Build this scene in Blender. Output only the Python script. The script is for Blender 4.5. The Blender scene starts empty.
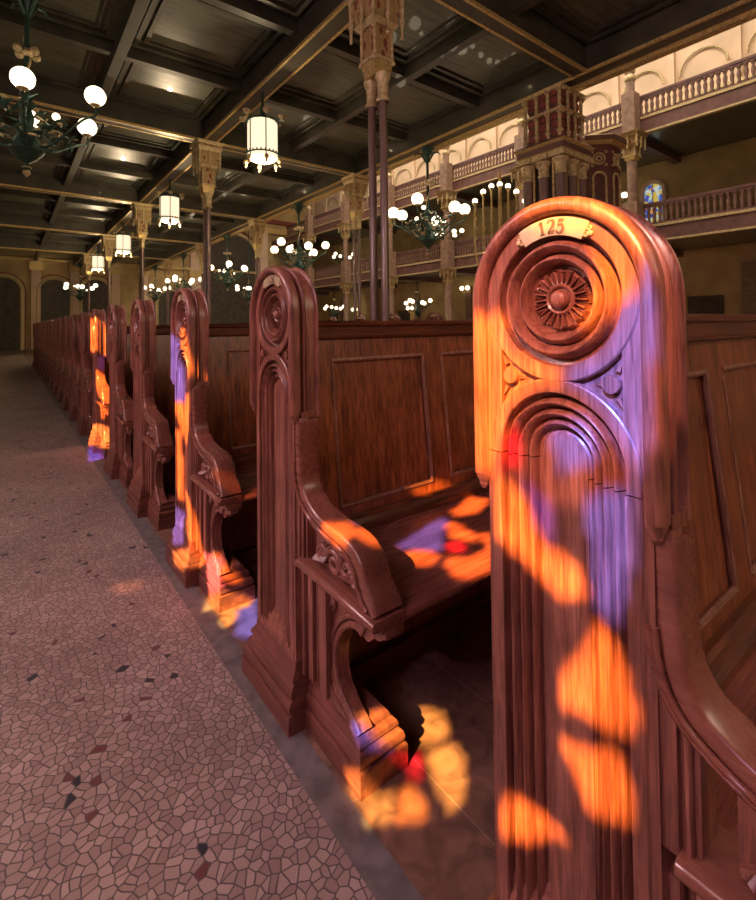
import bpy, math, random
from math import sin, cos, pi, radians
from mathutils import Vector, Matrix

C = bpy.context.scene.collection
SC = bpy.context.scene

# ------------------------------------------------------------------ camera
cam_data = bpy.data.cameras.new('camera')
cam = bpy.data.objects.new('camera', cam_data)
C.objects.link(cam)
SC.camera = cam
F_PX, YAW, PITCH, ROLL, PX, PY = 477.9, 0.6591, 0.0207, -0.0118, 378.0, 315.42
cam.location = (-0.6718, 0.0, 1.1881)
fwd = Vector((sin(YAW)*cos(PITCH), cos(YAW)*cos(PITCH), sin(PITCH)))
right = Vector((cos(YAW), -sin(YAW), 0))
up = right.cross(fwd)
r2 = right*cos(ROLL) + up*sin(ROLL)
u2 = r2.cross(fwd)
cam.rotation_euler = Matrix((r2, u2, -fwd)).transposed().to_euler()
cam_data.sensor_fit = 'VERTICAL'
cam_data.sensor_height = 36.0
cam_data.lens = F_PX/900.0*36.0
cam_data.shift_x = 0.0
cam_data.shift_y = -(450.0-PY)/900.0
cam_data.clip_start = 0.02

# ------------------------------------------------------------------ light
SC.view_settings.view_transform = 'Standard'
SC.view_settings.look = 'None'
SC.view_settings.exposure = 0.0
SC.view_settings.gamma = 1.0
world = bpy.data.worlds.new('world')
SC.world = world
world.use_nodes = True
world.node_tree.nodes['Background'].inputs[0].default_value = (0.80, 0.62, 0.55, 1)
world.node_tree.nodes['Background'].inputs[1].default_value = 0.10

SUN_DIR = Vector((1.0, 0.4, -0.75))
sd = bpy.data.lights.new('sun', 'SUN')
sd.energy = 44.0
sd.angle = radians(0.36)
sd.color = (1.0, 0.93, 0.82)
sun = bpy.data.objects.new('sun', sd)
C.objects.link(sun)
sun.rotation_euler = SUN_DIR.to_track_quat('-Z', 'Y').to_euler()
sun.location = (-10, -4, 8)

def area(name, loc, target, sx, sy, power, col):
    d = bpy.data.lights.new(name, 'AREA')
    d.shape = 'RECTANGLE'; d.size = sx; d.size_y = sy; d.energy = power; d.color = col
    o = bpy.data.objects.new(name, d); C.objects.link(o)
    o.location = loc
    o.rotation_euler = (Vector(target)-Vector(loc)).to_track_quat('-Z', 'Y').to_euler()
    return o
# added fill lamps on the aisle wall, tinted like daylight through stained glass
area('aisle_fill', (-3.3, 3.1, 3.1), (0.0, 1.0, 0.7), 1.3, 1.2, 150, (1.0, 0.66, 0.70))
area('aisle_fill', (-3.3, 0.2, 3.4), (0.2, 0.9, 0.7), 2.2, 1.6, 85, (1.0, 0.66, 0.72))
area('aisle_fill', (-3.3, 10.0, 3.3), (0.2, 10.5, 0.6), 8.0, 1.8, 42, (0.90, 0.80, 0.66))
# added lamp under the nave ceiling to brighten the hall; no opening there
area('nave_fill', (11.0, 12.0, 13.9), (11.0, 12.0, 0.0), 8, 24, 2600, (1.0, 0.80, 0.62))
# added fill lamp behind the viewer, over the pews; no rear window
area('rear_fill', (1.5, -3.2, 3.4), (1.0, 3.0, 0.6), 4.0, 2.2, 110, (1.0, 0.72, 0.50))

up_l = area('upper_gallery_fill', (13.2, 14.0, 13.0), (19.0, 14.0, 10.2), 26, 1.5, 650, (1.0, 0.86, 0.68))  # added lamp above the view, brightens the far upper wall
def bulb(parent, z, power, col=(1.0, 0.76, 0.46)):
    p = bpy.data.lights.new('bulb', 'POINT'); p.energy = power; p.color = col; p.shadow_soft_size = 0.04
    q = bpy.data.objects.new('bulb', p); C.objects.link(q); q.parent = parent; q.location = (0, 0, z)
    return q

# ------------------------------------------------------------------ materials
def newmat(name):
    m = bpy.data.materials.new(name); m.use_nodes = True
    nt = m.node_tree
    return m, nt, nt.nodes, nt.links, nt.nodes['Principled BSDF']

def ramp(nd, stops):
    r = nd.new('ShaderNodeValToRGB')
    e = r.color_ramp.elements
    while len(e) < len(stops): e.new(0.5)
    for el, (p, c) in zip(e, stops):
        el.position = p; el.color = (c[0], c[1], c[2], 1)
    return r

def wood(name, dark, mid, light, axis='z', scale=1.0, rough=0.36, coat=0.25, pores=0.55, bump=0.16):
    m, nt, nd, lk, b = newmat(name)
    tc = nd.new('ShaderNodeTexCoord')
    mp = nd.new('ShaderNodeMapping')
    s = {'z': (38, 38, 2.2), 'x': (2.2, 38, 38), 'y': (38, 2.2, 38)}[axis]
    mp.inputs['Scale'].default_value = [k*scale for k in s]
    lk.new(tc.outputs['Object'], mp.inputs['Vector'])
    n1 = nd.new('ShaderNodeTexNoise')
    n1.inputs['Scale'].default_value = 1.6; n1.inputs['Detail'].default_value = 7
    n1.inputs['Roughness'].default_value = 0.62; n1.inputs['Distortion'].default_value = 0.7
    lk.new(mp.outputs[0], n1.inputs['Vector'])
    r = ramp(nd, [(0.28, dark), (0.52, mid), (0.74, light)])
    lk.new(n1.outputs['Fac'], r.inputs[0])
    # broad blotches in the varnish
    n2 = nd.new('ShaderNodeTexNoise'); n2.inputs['Scale'].default_value = 7.0
    n2.inputs['Detail'].default_value = 4
    lk.new(tc.outputs['Object'], n2.inputs['Vector'])
    mr = nd.new('ShaderNodeMapRange')
    mr.inputs['From Min'].default_value = 0.3; mr.inputs['From Max'].default_value = 0.7
    mr.inputs['To Min'].default_value = 0.72; mr.inputs['To Max'].default_value = 1.22
    lk.new(n2.outputs['Fac'], mr.inputs[0])
    mx = nd.new('ShaderNodeMix'); mx.data_type = 'RGBA'; mx.blend_type = 'MULTIPLY'
    mx.inputs['Factor'].default_value = 1.0
    lk.new(r.outputs[0], mx.inputs[6]); lk.new(mr.outputs[0], mx.inputs[7])
    # fine pores
    n3 = nd.new('ShaderNodeTexNoise'); n3.inputs['Scale'].default_value = 7.0
    n3.inputs['Detail'].default_value = 3
    lk.new(mp.outputs[0], n3.inputs['Vector'])
    pr_ = nd.new('ShaderNodeMapRange'); pr_.inputs['From Min'].default_value = 0.36; pr_.inputs['From Max'].default_value = 0.52
    pr_.inputs['To Min'].default_value = pores; pr_.inputs['To Max'].default_value = 1.08
    lk.new(n3.outputs['Fac'], pr_.inputs[0])
    mx2 = nd.new('ShaderNodeMix'); mx2.data_type = 'RGBA'; mx2.blend_type = 'MULTIPLY'; mx2.inputs['Factor'].default_value = 1.0
    lk.new(mx.outputs[2], mx2.inputs[6]); lk.new(pr_.outputs[0], mx2.inputs[7])
    lk.new(mx2.outputs[2], b.inputs['Base Color'])
    ad = nd.new('ShaderNodeMath'); ad.operation = 'ADD'
    lk.new(n1.outputs['Fac'], ad.inputs[0]); lk.new(n3.outputs['Fac'], ad.inputs[1])
    bp = nd.new('ShaderNodeBump'); bp.inputs['Strength'].default_value = bump
    bp.inputs['Distance'].default_value = 0.002
    lk.new(ad.outputs[0], bp.inputs['Height']); lk.new(bp.outputs[0], b.inputs['Normal'])
    rr = nd.new('ShaderNodeMapRange')
    rr.inputs['To Min'].default_value = rough-0.08; rr.inputs['To Max'].default_value = rough+0.14
    lk.new(n3.outputs['Fac'], rr.inputs[0]); lk.new(rr.outputs[0], b.inputs['Roughness'])
    b.inputs['Coat Weight'].default_value = coat
    b.inputs['Coat Roughness'].default_value = 0.22
    return m

def plain(name, col, rough=0.5, metal=0.0, var=0.25, scale=14.0, bump=0.0, coat=0.0, stretch=None):
    m, nt, nd, lk, b = newmat(name)
    tc = nd.new('ShaderNodeTexCoord')
    n = nd.new('ShaderNodeTexNoise'); n.inputs['Scale'].default_value = scale; n.inputs['Detail'].default_value = 4
    if stretch:
        mp = nd.new('ShaderNodeMapping'); mp.inputs['Scale'].default_value = stretch
        lk.new(tc.outputs['Object'], mp.inputs[0]); lk.new(mp.outputs[0], n.inputs['Vector'])
    else:
        lk.new(tc.outputs['Object'], n.inputs['Vector'])
    lo = [c*(1-var) for c in col]; hi = [min(1, c*(1+var)) for c in col]
    r = ramp(nd, [(0.3, lo), (0.7, hi)])
    lk.new(n.outputs['Fac'], r.inputs[0]); lk.new(r.outputs[0], b.inputs['Base Color'])
    b.inputs['Roughness'].default_value = rough; b.inputs['Metallic'].default_value = metal
    b.inputs['Coat Weight'].default_value = coat
    if bump:
        bp = nd.new('ShaderNodeBump'); bp.inputs['Strength'].default_value = bump
        bp.inputs['Distance'].default_value = 0.004
        lk.new(n.outputs['Fac'], bp.inputs['Height']); lk.new(bp.outputs[0], b.inputs['Normal'])
    return m

def glow(name, col, strength):
    m, nt, nd, lk, b = newmat(name)
    b.inputs['Base Color'].default_value = (*col, 1)
    b.inputs['Emission Color'].default_value = (*col, 1)
    b.inputs['Emission Strength'].default_value = strength
    b.inputs['Roughness'].default_value = 0.3
    return m

def stained(name, col, gloss=0.04):
    m = bpy.data.materials.new(name); m.use_nodes = True
    nt = m.node_tree; nd = nt.nodes; lk = nt.links
    nd.remove(nd['Principled BSDF'])
    t = nd.new('ShaderNodeBsdfTransparent'); t.inputs[0].default_value = (*col, 1)
    g = nd.new('ShaderNodeBsdfGlossy'); g.inputs['Roughness'].default_value = 0.08
    mx = nd.new('ShaderNodeMixShader'); mx.inputs[0].default_value = gloss
    lk.new(t.outputs[0], mx.inputs[1]); lk.new(g.outputs[0], mx.inputs[2])
    lk.new(mx.outputs[0], nd['Material Output'].inputs[0])
    return m

M = {}
M['wood_end'] = wood('varnished_oak_upright', (0.125, 0.038, 0.026), (0.25, 0.086, 0.058), (0.38, 0.155, 0.112), 'z', pores=0.66)
M['wood_arm'] = wood('varnished_oak_arm', (0.165, 0.052, 0.034), (0.205, 0.068, 0.045), (0.25, 0.088, 0.060), 'y', 0.35, rough=0.25, coat=0.6, pores=1.0, bump=0.02)
M['wood_back'] = wood('varnished_oak_panel', (0.125, 0.033, 0.013), (0.23, 0.066, 0.025), (0.37, 0.115, 0.043), 'z', 0.5, rough=0.30, coat=0.4)
M['wood_rail'] = wood('varnished_oak_rail', (0.060, 0.016, 0.008), (0.130, 0.036, 0.015), (0.20, 0.062, 0.028), 'x', rough=0.30, coat=0.4)
M['wood_seat'] = wood('varnished_oak_seat', (0.13, 0.036, 0.024), (0.24, 0.070, 0.048), (0.33, 0.105, 0.075), 'x', 0.6, rough=0.24, coat=0.5, pores=0.8, bump=0.06)
M['wood_base'] = wood('varnished_oak_plinth', (0.075, 0.022, 0.016), (0.170, 0.052, 0.036), (0.26, 0.088, 0.062), 'y', 0.6, rough=0.42, coat=0.15, pores=0.85, bump=0.08)
M['brass_plate'] = plain('aged_brass_plate', (0.50, 0.385, 0.23), 0.42, 0.3, 0.18, 60)
M['moulding'] = wood('pale_oak_moulding', (0.15, 0.06, 0.04), (0.27, 0.12, 0.08), (0.36, 0.18, 0.13), 'z', rough=0.3)  # paler than the panels so the thin beading reads
M['numeral'] = plain('engraved_numeral', (0.15, 0.085, 0.05), 0.6, 0.0, 0.15, 60)
M['gold'] = plain('gilding', (0.62, 0.45, 0.18), 0.40, 0.45, 0.35, 30)
M['gold_pale'] = plain('pale_gilding', (0.55, 0.43, 0.22), 0.5, 0.2, 0.35, 22)
M['red_paint'] = plain('red_paint', (0.24, 0.05, 0.035), 0.5, 0, 0.4, 26)
def carved_gilt():
    m, nt, nd, lk, b = newmat('carved_red_and_gilt')
    tc = nd.new('ShaderNodeTexCoord'); v = nd.new('ShaderNodeTexVoronoi'); v.inputs['Scale'].default_value = 11
    mp = nd.new('ShaderNodeMapping'); mp.inputs['Scale'].default_value = (1, 1, 0.55)
    lk.new(tc.outputs['Object'], mp.inputs[0]); lk.new(mp.outputs[0], v.inputs['Vector'])
    r = ramp(nd, [(0.0, (0.20, 0.045, 0.03)), (0.30, (0.24, 0.07, 0.04)), (0.36, (0.46, 0.33, 0.14)), (0.75, (0.36, 0.24, 0.10))])
    lk.new(v.outputs['Distance'], r.inputs[0]); lk.new(r.outputs[0], b.inputs['Base Color'])
    bp = nd.new('ShaderNodeBump'); bp.inputs['Strength'].default_value = 0.6; bp.inputs['Distance'].default_value = 0.02
    lk.new(v.outputs['Distance'], bp.inputs['Height']); lk.new(bp.outputs[0], b.inputs['Normal'])
    b.inputs['Roughness'].default_value = 0.5
    return m
M['carved'] = carved_gilt()
M['iron_mauve'] = plain('painted_iron_column', (0.20, 0.125, 0.105), 0.33, 0.15, 0.15, 5, coat=0.3, stretch=(8, 8, 0.6))
M['iron_green'] = plain('verdigris_iron', (0.045, 0.095, 0.072), 0.4, 0.5, 0.4, 30)
M['ceil_wood'] = plain('dark_ceiling_boards', (0.085, 0.088, 0.060), 0.34, 0, 0.5, 2.5, coat=0.35, stretch=(1, 12, 1))
M['beam_wood'] = plain('dark_ceiling_beam', (0.052, 0.046, 0.032), 0.40, 0, 0.4, 3, coat=0.25)
M['gallery_wood'] = plain('mauve_gallery_timber', (0.150, 0.070, 0.058), 0.5, 0, 0.3, 4)
M['gallery_pale'] = plain('baluster_timber', (0.20, 0.105, 0.075), 0.5, 0, 0.3, 8)
M['wall_ochre'] = plain('ochre_plaster', (0.50, 0.36, 0.16), 0.8, 0, 0.25, 1.2)
M['wall_cream'] = plain('cream_plaster', (0.74, 0.55, 0.38), 0.8, 0, 0.14, 0.8)
M['stone_column'] = plain('brown_stone_pier', (0.26, 0.16, 0.105), 0.6, 0, 0.3, 6)
M['dark_opening'] = plain('dark_opening_fill', (0.065, 0.048, 0.030), 0.6, 0, 0.4, 5)  # dark colour stands in for the shade inside the end wall arches
M['lead'] = plain('window_lead', (0.02, 0.02, 0.02), 0.6)
M['globe'] = glow('lit_opal_globe', (1.0, 0.84, 0.58), 3.2)
M['lantern'] = glow('lit_lantern_glass', (1.0, 0.82, 0.56), 1.15)
M['plaster_aisle'] = plain('aisle_plaster', (0.30, 0.20, 0.14), 0.85, 0, 0.15, 2)

def mosaic():
    m, nt, nd, lk, b = newmat('crazy_mosaic_floor')
    tc = nd.new('ShaderNodeTexCoord')
    wn = nd.new('ShaderNodeTexNoise'); wn.inputs['Scale'].default_value = 22.0; wn.inputs['Detail'].default_value = 1
    lk.new(tc.outputs['Object'], wn.inputs['Vector'])
    wm = nd.new('ShaderNodeVectorMath'); wm.operation = 'MULTIPLY_ADD'
    wm.inputs[1].default_value = (0.012, 0.012, 0); lk.new(wn.outputs['Color'], wm.inputs[0])
    lk.new(tc.outputs['Object'], wm.inputs[2])
    ve = nd.new('ShaderNodeTexVoronoi'); ve.voronoi_dimensions = '2D'; ve.feature = 'DISTANCE_TO_EDGE'
    ve.inputs['Scale'].default_value = 41; ve.inputs['Randomness'].default_value = 1.0
    vc = nd.new('ShaderNodeTexVoronoi'); vc.voronoi_dimensions = '2D'; vc.feature = 'F1'
    vc.inputs['Scale'].default_value = 41; vc.inputs['Randomness'].default_value = 1.0
    for v in (ve, vc): lk.new(wm.outputs[0], v.inputs['Vector'])
    sp = nd.new('ShaderNodeSeparateColor'); lk.new(vc.outputs['Color'], sp.inputs[0])
    base = ramp(nd, [(0.0, (0.27, 0.19, 0.165)), (0.5, (0.34, 0.245, 0.21)), (1.0, (0.42, 0.315, 0.27))])
    lk.new(sp.outputs[0], base.inputs[0])
    dk = nd.new('ShaderNodeMath'); dk.operation = 'GREATER_THAN'; dk.inputs[1].default_value = 0.984
    lk.new(sp.outputs[1], dk.inputs[0])
    dcol = ramp(nd, [(0.45, (0.018, 0.020, 0.028)), (0.55, (0.13, 0.04, 0.035))]); dcol.color_ramp.interpolation = 'CONSTANT'
    lk.new(sp.outputs[2], dcol.inputs[0])
    m1 = nd.new('ShaderNodeMix'); m1.data_type = 'RGBA'
    lk.new(dk.outputs[0], m1.inputs[0]); lk.new(base.outputs[0], m1.inputs[6]); lk.new(dcol.outputs[0], m1.inputs[7])
    gr = nd.new('ShaderNodeMapRange'); gr.inputs['From Min'].default_value = 0.045; gr.inputs['From Max'].default_value = 0.085
    lk.new(ve.outputs['Distance'], gr.inputs[0])
    m2 = nd.new('ShaderNodeMix'); m2.data_type = 'RGBA'; m2.inputs[6].default_value = (0.095, 0.070, 0.072, 1)
    lk.new(gr.outputs[0], m2.inputs[0]); lk.new(m1.outputs[2], m2.inputs[7])
    # worn, dirty areas
    dn = nd.new('ShaderNodeTexNoise'); dn.inputs['Scale'].default_value = 2.2; dn.inputs['Detail'].default_value = 5
    lk.new(tc.outputs['Object'], dn.inputs['Vector'])
    dr = nd.new('ShaderNodeMapRange'); dr.inputs['From Min'].default_value = 0.3; dr.inputs['From Max'].default_value = 0.7
    dr.inputs['To Min'].default_value = 0.78; dr.inputs['To Max'].default_value = 1.12
    lk.new(dn.outputs['Fac'], dr.inputs[0])
    m3 = nd.new('ShaderNodeMix'); m3.data_type = 'RGBA'; m3.blend_type = 'MULTIPLY'; m3.inputs['Factor'].default_value = 1
    lk.new(m2.outputs[2], m3.inputs[6]); lk.new(dr.outputs[0], m3.inputs[7])
    lk.new(m3.outputs[2], b.inputs['Base Color'])
    bp = nd.new('ShaderNodeBump'); bp.inputs['Strength'].default_value = 0.35; bp.inputs['Distance'].default_value = 0.002
    lk.new(gr.outputs[0], bp.inputs['Height']); lk.new(bp.outputs[0], b.inputs['Normal'])
    b.inputs['Roughness'].default_value = 0.55
    return m
M['mosaic'] = mosaic()

def tiles():
    m, nt, nd, lk, b = newmat('brown_stone_slabs')
    tc = nd.new('ShaderNodeTexCoord')
    br = nd.new('ShaderNodeTexBrick')
    br.inputs['Scale'].default_value = 1.0
    br.inputs['Brick Width'].default_value = 0.62; br.inputs['Row Height'].default_value = 0.31
    br.inputs['Mortar Size'].default_value = 0.0018
    br.inputs['Color1'].default_value = (0.20, 0.105, 0.072, 1); br.inputs['Color2'].default_value = (0.17, 0.088, 0.062, 1)
    br.inputs['Mortar'].default_value = (0.27, 0.18, 0.14, 1)
    mp = nd.new('ShaderNodeMapping'); mp.inputs['Rotation'].default_value = (0, 0, pi/2); mp.inputs['Location'].default_value = (0.08, 0.10, 0)
    lk.new(tc.outputs['Object'], mp.inputs[0]); lk.new(mp.outputs[0], br.inputs['Vector'])
    n = nd.new('ShaderNodeTexNoise'); n.inputs['Scale'].default_value = 13; n.inputs['Detail'].default_value = 8
    n.inputs['Distortion'].default_value = 1.2
    lk.new(tc.outputs['Object'], n.inputs['Vector'])
    mr = nd.new('ShaderNodeMapRange'); mr.inputs['From Min'].default_value = 0.3; mr.inputs['From Max'].default_value = 0.7
    mr.inputs['To Min'].default_value = 0.55; mr.inputs['To Max'].default_value = 1.4
    lk.new(n.outputs['Fac'], mr.inputs[0])
    mx = nd.new('ShaderNodeMix'); mx.data_type = 'RGBA'; mx.blend_type = 'MULTIPLY'; mx.inputs['Factor'].default_value = 1
    lk.new(br.outputs['Color'], mx.inputs[6]); lk.new(mr.outputs[0], mx.inputs[7])
    lk.new(mx.outputs[2], b.inputs['Base Color'])
    b.inputs['Roughness'].default_value = 0.48
    return m
M['tiles'] = tiles()
M['border_stone'] = plain('grey_border_stone', (0.150, 0.125, 0.120), 0.6, 0, 0.35, 18, bump=0.2)

# ------------------------------------------------------------------ mesh helpers
class MB:
    def __init__(s): s.v = []; s.f = []; s.m = []
    def add(s, vs, fs, mat=0):
        o = len(s.v); s.v += [tuple(v) for v in vs]
        s.f += [tuple(i+o for i in f) for f in fs]; s.m += [mat]*len(fs)
    def box(s, x0, x1, y0, y1, z0, z1, mat=0):
        v = [(x, y, z) for z in (z0, z1) for y in (y0, y1) for x in (x0, x1)]
        s.add(v, [(0, 2, 3, 1), (4, 5, 7, 6), (0, 1, 5, 4), (2, 6, 7, 3), (0, 4, 6, 2), (1, 3, 7, 5)], mat)
    def prism(s, pts, x0, x1, axis='x', mat=0):
        """closed outline (a,b) extruded along axis; x: (y,z), y: (x,z), z: (x,y)"""
        n = len(pts)
        fn = {'x': lambda a, b, c: (c, a, b), 'y': lambda a, b, c: (a, c, b), 'z': lambda a, b, c: (a, b, c)}[axis]
        v = [fn(a, b, x0) for a, b in pts] + [fn(a, b, x1) for a, b in pts]
        f = [tuple(range(n-1, -1, -1)), tuple(range(n, 2*n))]
        f += [(i, (i+1) % n, n+(i+1) % n, n+i) for i in range(n)]
        s.add(v, f, mat)
    def frames(s, rings, mat=0, closed=True, cap=True, loop=False):
        """skin a list of equal rings of points"""
        k = len(rings[0]); v = [p for r in rings for p in r]; f = []
        nr = len(rings)
        for i in range(nr if loop else nr-1):
            a, b = i*k, ((i+1) % nr)*k
            for j in range(k if closed else k-1):
                j2 = (j+1) % k
                f.append((a+j, a+j2, b+j2, b+j))
        if cap and closed and not loop:
            f.append(tuple(range(k-1, -1, -1))); f.append(tuple((nr-1)*k+j for j in range(k)))
        s.add(v, f, mat)
    def tube(s, path, r, n=8, mat=0, cap=True):
        path = [Vector(p) for p in path]
        rs = r if isinstance(r, (list, tuple)) else [r]*len(path)
        t0 = (path[1]-path[0]).normalized()
        nrm = t0.orthogonal().normalized(); rings = []
        for i, p in enumerate(path):
            t = (path[min(i+1, len(path)-1)]-path[max(i-1, 0)]).normalized()
            nrm = (nrm - t*nrm.dot(t)).normalized(); bn = t.cross(nrm)
            rings.append([p+(nrm*cos(2*pi*k/n)+bn*sin(2*pi*k/n))*rs[i] for k in range(n)])
        s.frames(rings, mat, cap=cap)
    def lathe(s, prof, c=(0, 0, 0), axis='z', n=24, mat=0, cap=False):
        """prof: (radius, along)"""
        rings = []
        for r, h in prof:
            ring = []
            for k in range(n):
                a = 2*pi*k/n
                if axis == 'z': ring.append((c[0]+r*cos(a), c[1]+r*sin(a), c[2]+h))
                else: ring.append((c[0]+h, c[1]+r*cos(a), c[2]+r*sin(a)))
            rings.append(ring)
        s.frames(rings, mat, cap=cap)
    def sphere(s, c, r, n=12, m=8, mat=0, sz=1.0):
        s.lathe([(max(1e-5, r*sin(pi*i/m)), -r*sz*cos(pi*i/m)) for i in range(m+1)], c, 'z', n, mat, cap=False)
    def build(s, name, mats, parent=None, smooth=35, bevel=0, seg=2):
        me = bpy.data.meshes.new(name)
        me.from_pydata(s.v, [], s.f)
        if not isinstance(mats, (list, tuple)): mats = [mats]
        for mt in mats: me.materials.append(mt)
        me.polygons.foreach_set('material_index', s.m)
        import bmesh
        bm = bmesh.new(); bm.from_mesh(me)
        bmesh.ops.remove_doubles(bm, verts=bm.verts, dist=1e-6)
        bmesh.ops.recalc_face_normals(bm, faces=bm.faces)
        if bevel:
            ed = [e for e in bm.edges if len(e.link_faces) == 2 and e.calc_face_angle(0) > radians(40)]
            bmesh.ops.bevel(bm, geom=ed, offset=bevel, segments=seg, profile=0.5, affect='EDGES', clamp_overlap=True)
        bm.to_mesh(me); bm.free()
        if smooth:
            me.polygons.foreach_set('use_smooth', [True]*len(me.polygons))
            me.set_sharp_from_angle(angle=radians(smooth))
        me.update()
        o = bpy.data.objects.new(name, me); C.objects.link(o)
        if parent: o.parent = parent
        return o

def empty(name, loc=(0, 0, 0), rz=0):
    o = bpy.data.objects.new(name, None); C.objects.link(o)
    o.location = loc; o.rotation_euler = (0, 0, rz); o.empty_display_size = 0.1
    return o
def tag(o, label, cat, group=None):
    o['label'] = label; o['category'] = cat
    if group: o['group'] = group
    return o
def struct(o): o['kind'] = 'structure'; return o
KIDS = {}
def copy_tree(o, parent=None):
    c = o.copy(); C.objects.link(c)
    if parent: c.parent = parent
    for ch in list(o.children): copy_tree(ch, c)
    return c
def spiral(cy, cz, r0, r1, a0, turns, x, n=22):
    out = []
    for i in range(n):
        t = i/(n-1); a = a0+turns*2*pi*t; r = r0+(r1-r0)*t
        out.append((x, cy+r*cos(a), cz+r*sin(a)))
    return out
def smooth_path(pts, k=6):
    """Catmull-Rom through points of any dimension"""
    P = [tuple(p) for p in pts]; out = []
    for i in range(len(P)-1):
        p0 = P[max(i-1, 0)]; p1 = P[i]; p2 = P[i+1]; p3 = P[min(i+2, len(P)-1)]
        for j in range(k):
            t = j/k
            out.append(tuple(0.5*((2*b)+(-a+c)*t+(2*a-5*b+4*c-d)*t*t+(-a+3*b-3*c+d)*t**3) for a, b, c, d in zip(p0, p1, p2, p3)))
    out.append(P[-1]); return out

# ------------------------------------------------------------------ structure
m = MB(); m.box(-3.7, -0.066, -3.5, 34, -0.10, 0.0); fl = struct(m.build('floor', M['mosaic'], smooth=0))
m = MB(); m.box(-0.066, 0.012, -3.5, 34, -0.10, 0.001); struct(m.build('trim_1', M['border_stone'], smooth=0))
m = MB(); m.box(0.012, 19.0, -3.5, 34, -0.10, 0.0); struct(m.build('floor', M['tiles'], smooth=0))

# gallery ceiling over the pews: boards, deep beams with gilt edges, coffers
CZ = 4.92
XB = (2.53, 6.26)
YB = (-2.25, 3.75, 9.75, 15.75, 21.75, 27.75)
m = MB(); m.box(-3.7, 6.45, -3.5, 34, CZ+0.42, CZ+0.6)
struct(m.build('ceiling', M['ceil_wood'], smooth=0))
nb = [0]
def beam(x0, x1, y0, y1, z0, z1, gilt=True, w='y', mat=None):
    m = MB(); m.box(x0, x1, y0, y1, z0, z1, 0)
    if gilt:
        e = 0.018
        if w == 'y':
            for xx in (x0, x1): m.box(xx-e, xx+e, y0, y1, z0-0.010, z0+0.035, 1)
        else:
            for yy in (y0, y1): m.box(x0, x1, yy-e, yy+e, z0-0.010, z0+0.035, 1)
    nb[0] += 1
    struct(m.build('trim_%d' % (nb[0]+1), [mat or M['beam_wood'], M['gold']], smooth=0))
for x in XB + (-1.2,): beam(x-0.12, x+0.12, -3.5, 34, CZ, CZ+0.44)
for y in YB: beam(-3.7, 6.2, y-0.10, y+0.10, CZ+0.012, CZ+0.43, True, 'x')
for x in (0.6, 4.4): beam(x-0.07, x+0.07, -3.5, 34, CZ+0.20, CZ+0.43, False)
for i in range(len(YB)-1):
    for k in (1, 2):
        y = YB[i]+2.0*k
        beam(-3.7, 6.2, y-0.06, y+0.06, CZ+0.24, CZ+0.43, False, 'x')
# stepped lining strips of each coffer
m = MB()
for (xa, xb) in ((-1.08, 0.53), (0.67, 2.41), (2.65, 4.33), (4.47, 6.14)):
    for i in range(len(YB)-1):
        for k in range(3):
            ya, yb = YB[i]+2.0*k+0.12, YB[i]+2.0*(k+1)-0.12
            for q, (d, z) in enumerate(((0.10, 0.36), (0.22, 0.39))):
                m.box(xa+d-0.03, xb-d+0.03, ya+d-0.03, ya+d+0.03, CZ+z, CZ+0.425)
                m.box(xa+d-0.03, xb-d+0.03, yb-d-0.03, yb-d+0.03, CZ+z, CZ+0.425)
                m.box(xa+d-0.03, xa+d+0.03, ya+d+0.03, yb-d-0.03, CZ+z, CZ+0.425)
                m.box(xb-d-0.03, xb-d+0.03, ya+d+0.03, yb-d-0.03, CZ+z, CZ+0.425)
struct(m.build('trim_40', M['beam_wood'], smooth=0))
# gilt frieze along the open edge of the gallery above the nave
m = MB(); m.box(6.38, 6.50, -3.5, 34, CZ-0.06, CZ+0.02, 1); m.box(6.40, 6.46, -3.5, 34, CZ+0.02, CZ+1.5, 0)
struct(m.build('trim_41', [M['gallery_wood'], M['gold']], smooth=0))

# nave ceiling and the far side
m = MB(); m.box(6.3, 19.2, -3.5, 34.2, 14.0, 14.3); struct(m.build('ceiling', M['beam_wood'], smooth=0))
m = MB(); m.box(19.0, 19.3, -3.5, 34, 0, 7.6, 0); m.box(19.0, 19.3, -3.5, 34, 7.6, 14, 1)
struct(m.build('wall_right', [M['wall_ochre'], M['wall_cream']], smooth=0))
for z, nm in ((3.80, 42), (7.30, 43)):
    m = MB(); m.box(15.5, 19.0, -3.5, 34, z, z+0.34, 0)
    m.box(15.36, 15.5, -3.5, 34, z-0.05, z+0.42, 1); m.box(15.33, 15.5, -3.5, 34, z+0.38, z+0.46, 2)
    m.box(15.34, 15.5, -3.5, 34, z-0.09, z-0.03, 2)
    for k in range(9):
        y = -1.1+4.1*k
        m.box(15.6, 19.0, y-0.12, y+0.12, z-0.22, z, 1)
    struct(m.build('trim_%d' % nm, [M['ceil_wood'], M['gallery_wood'], M['gold_pale']], smooth=0))

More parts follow.
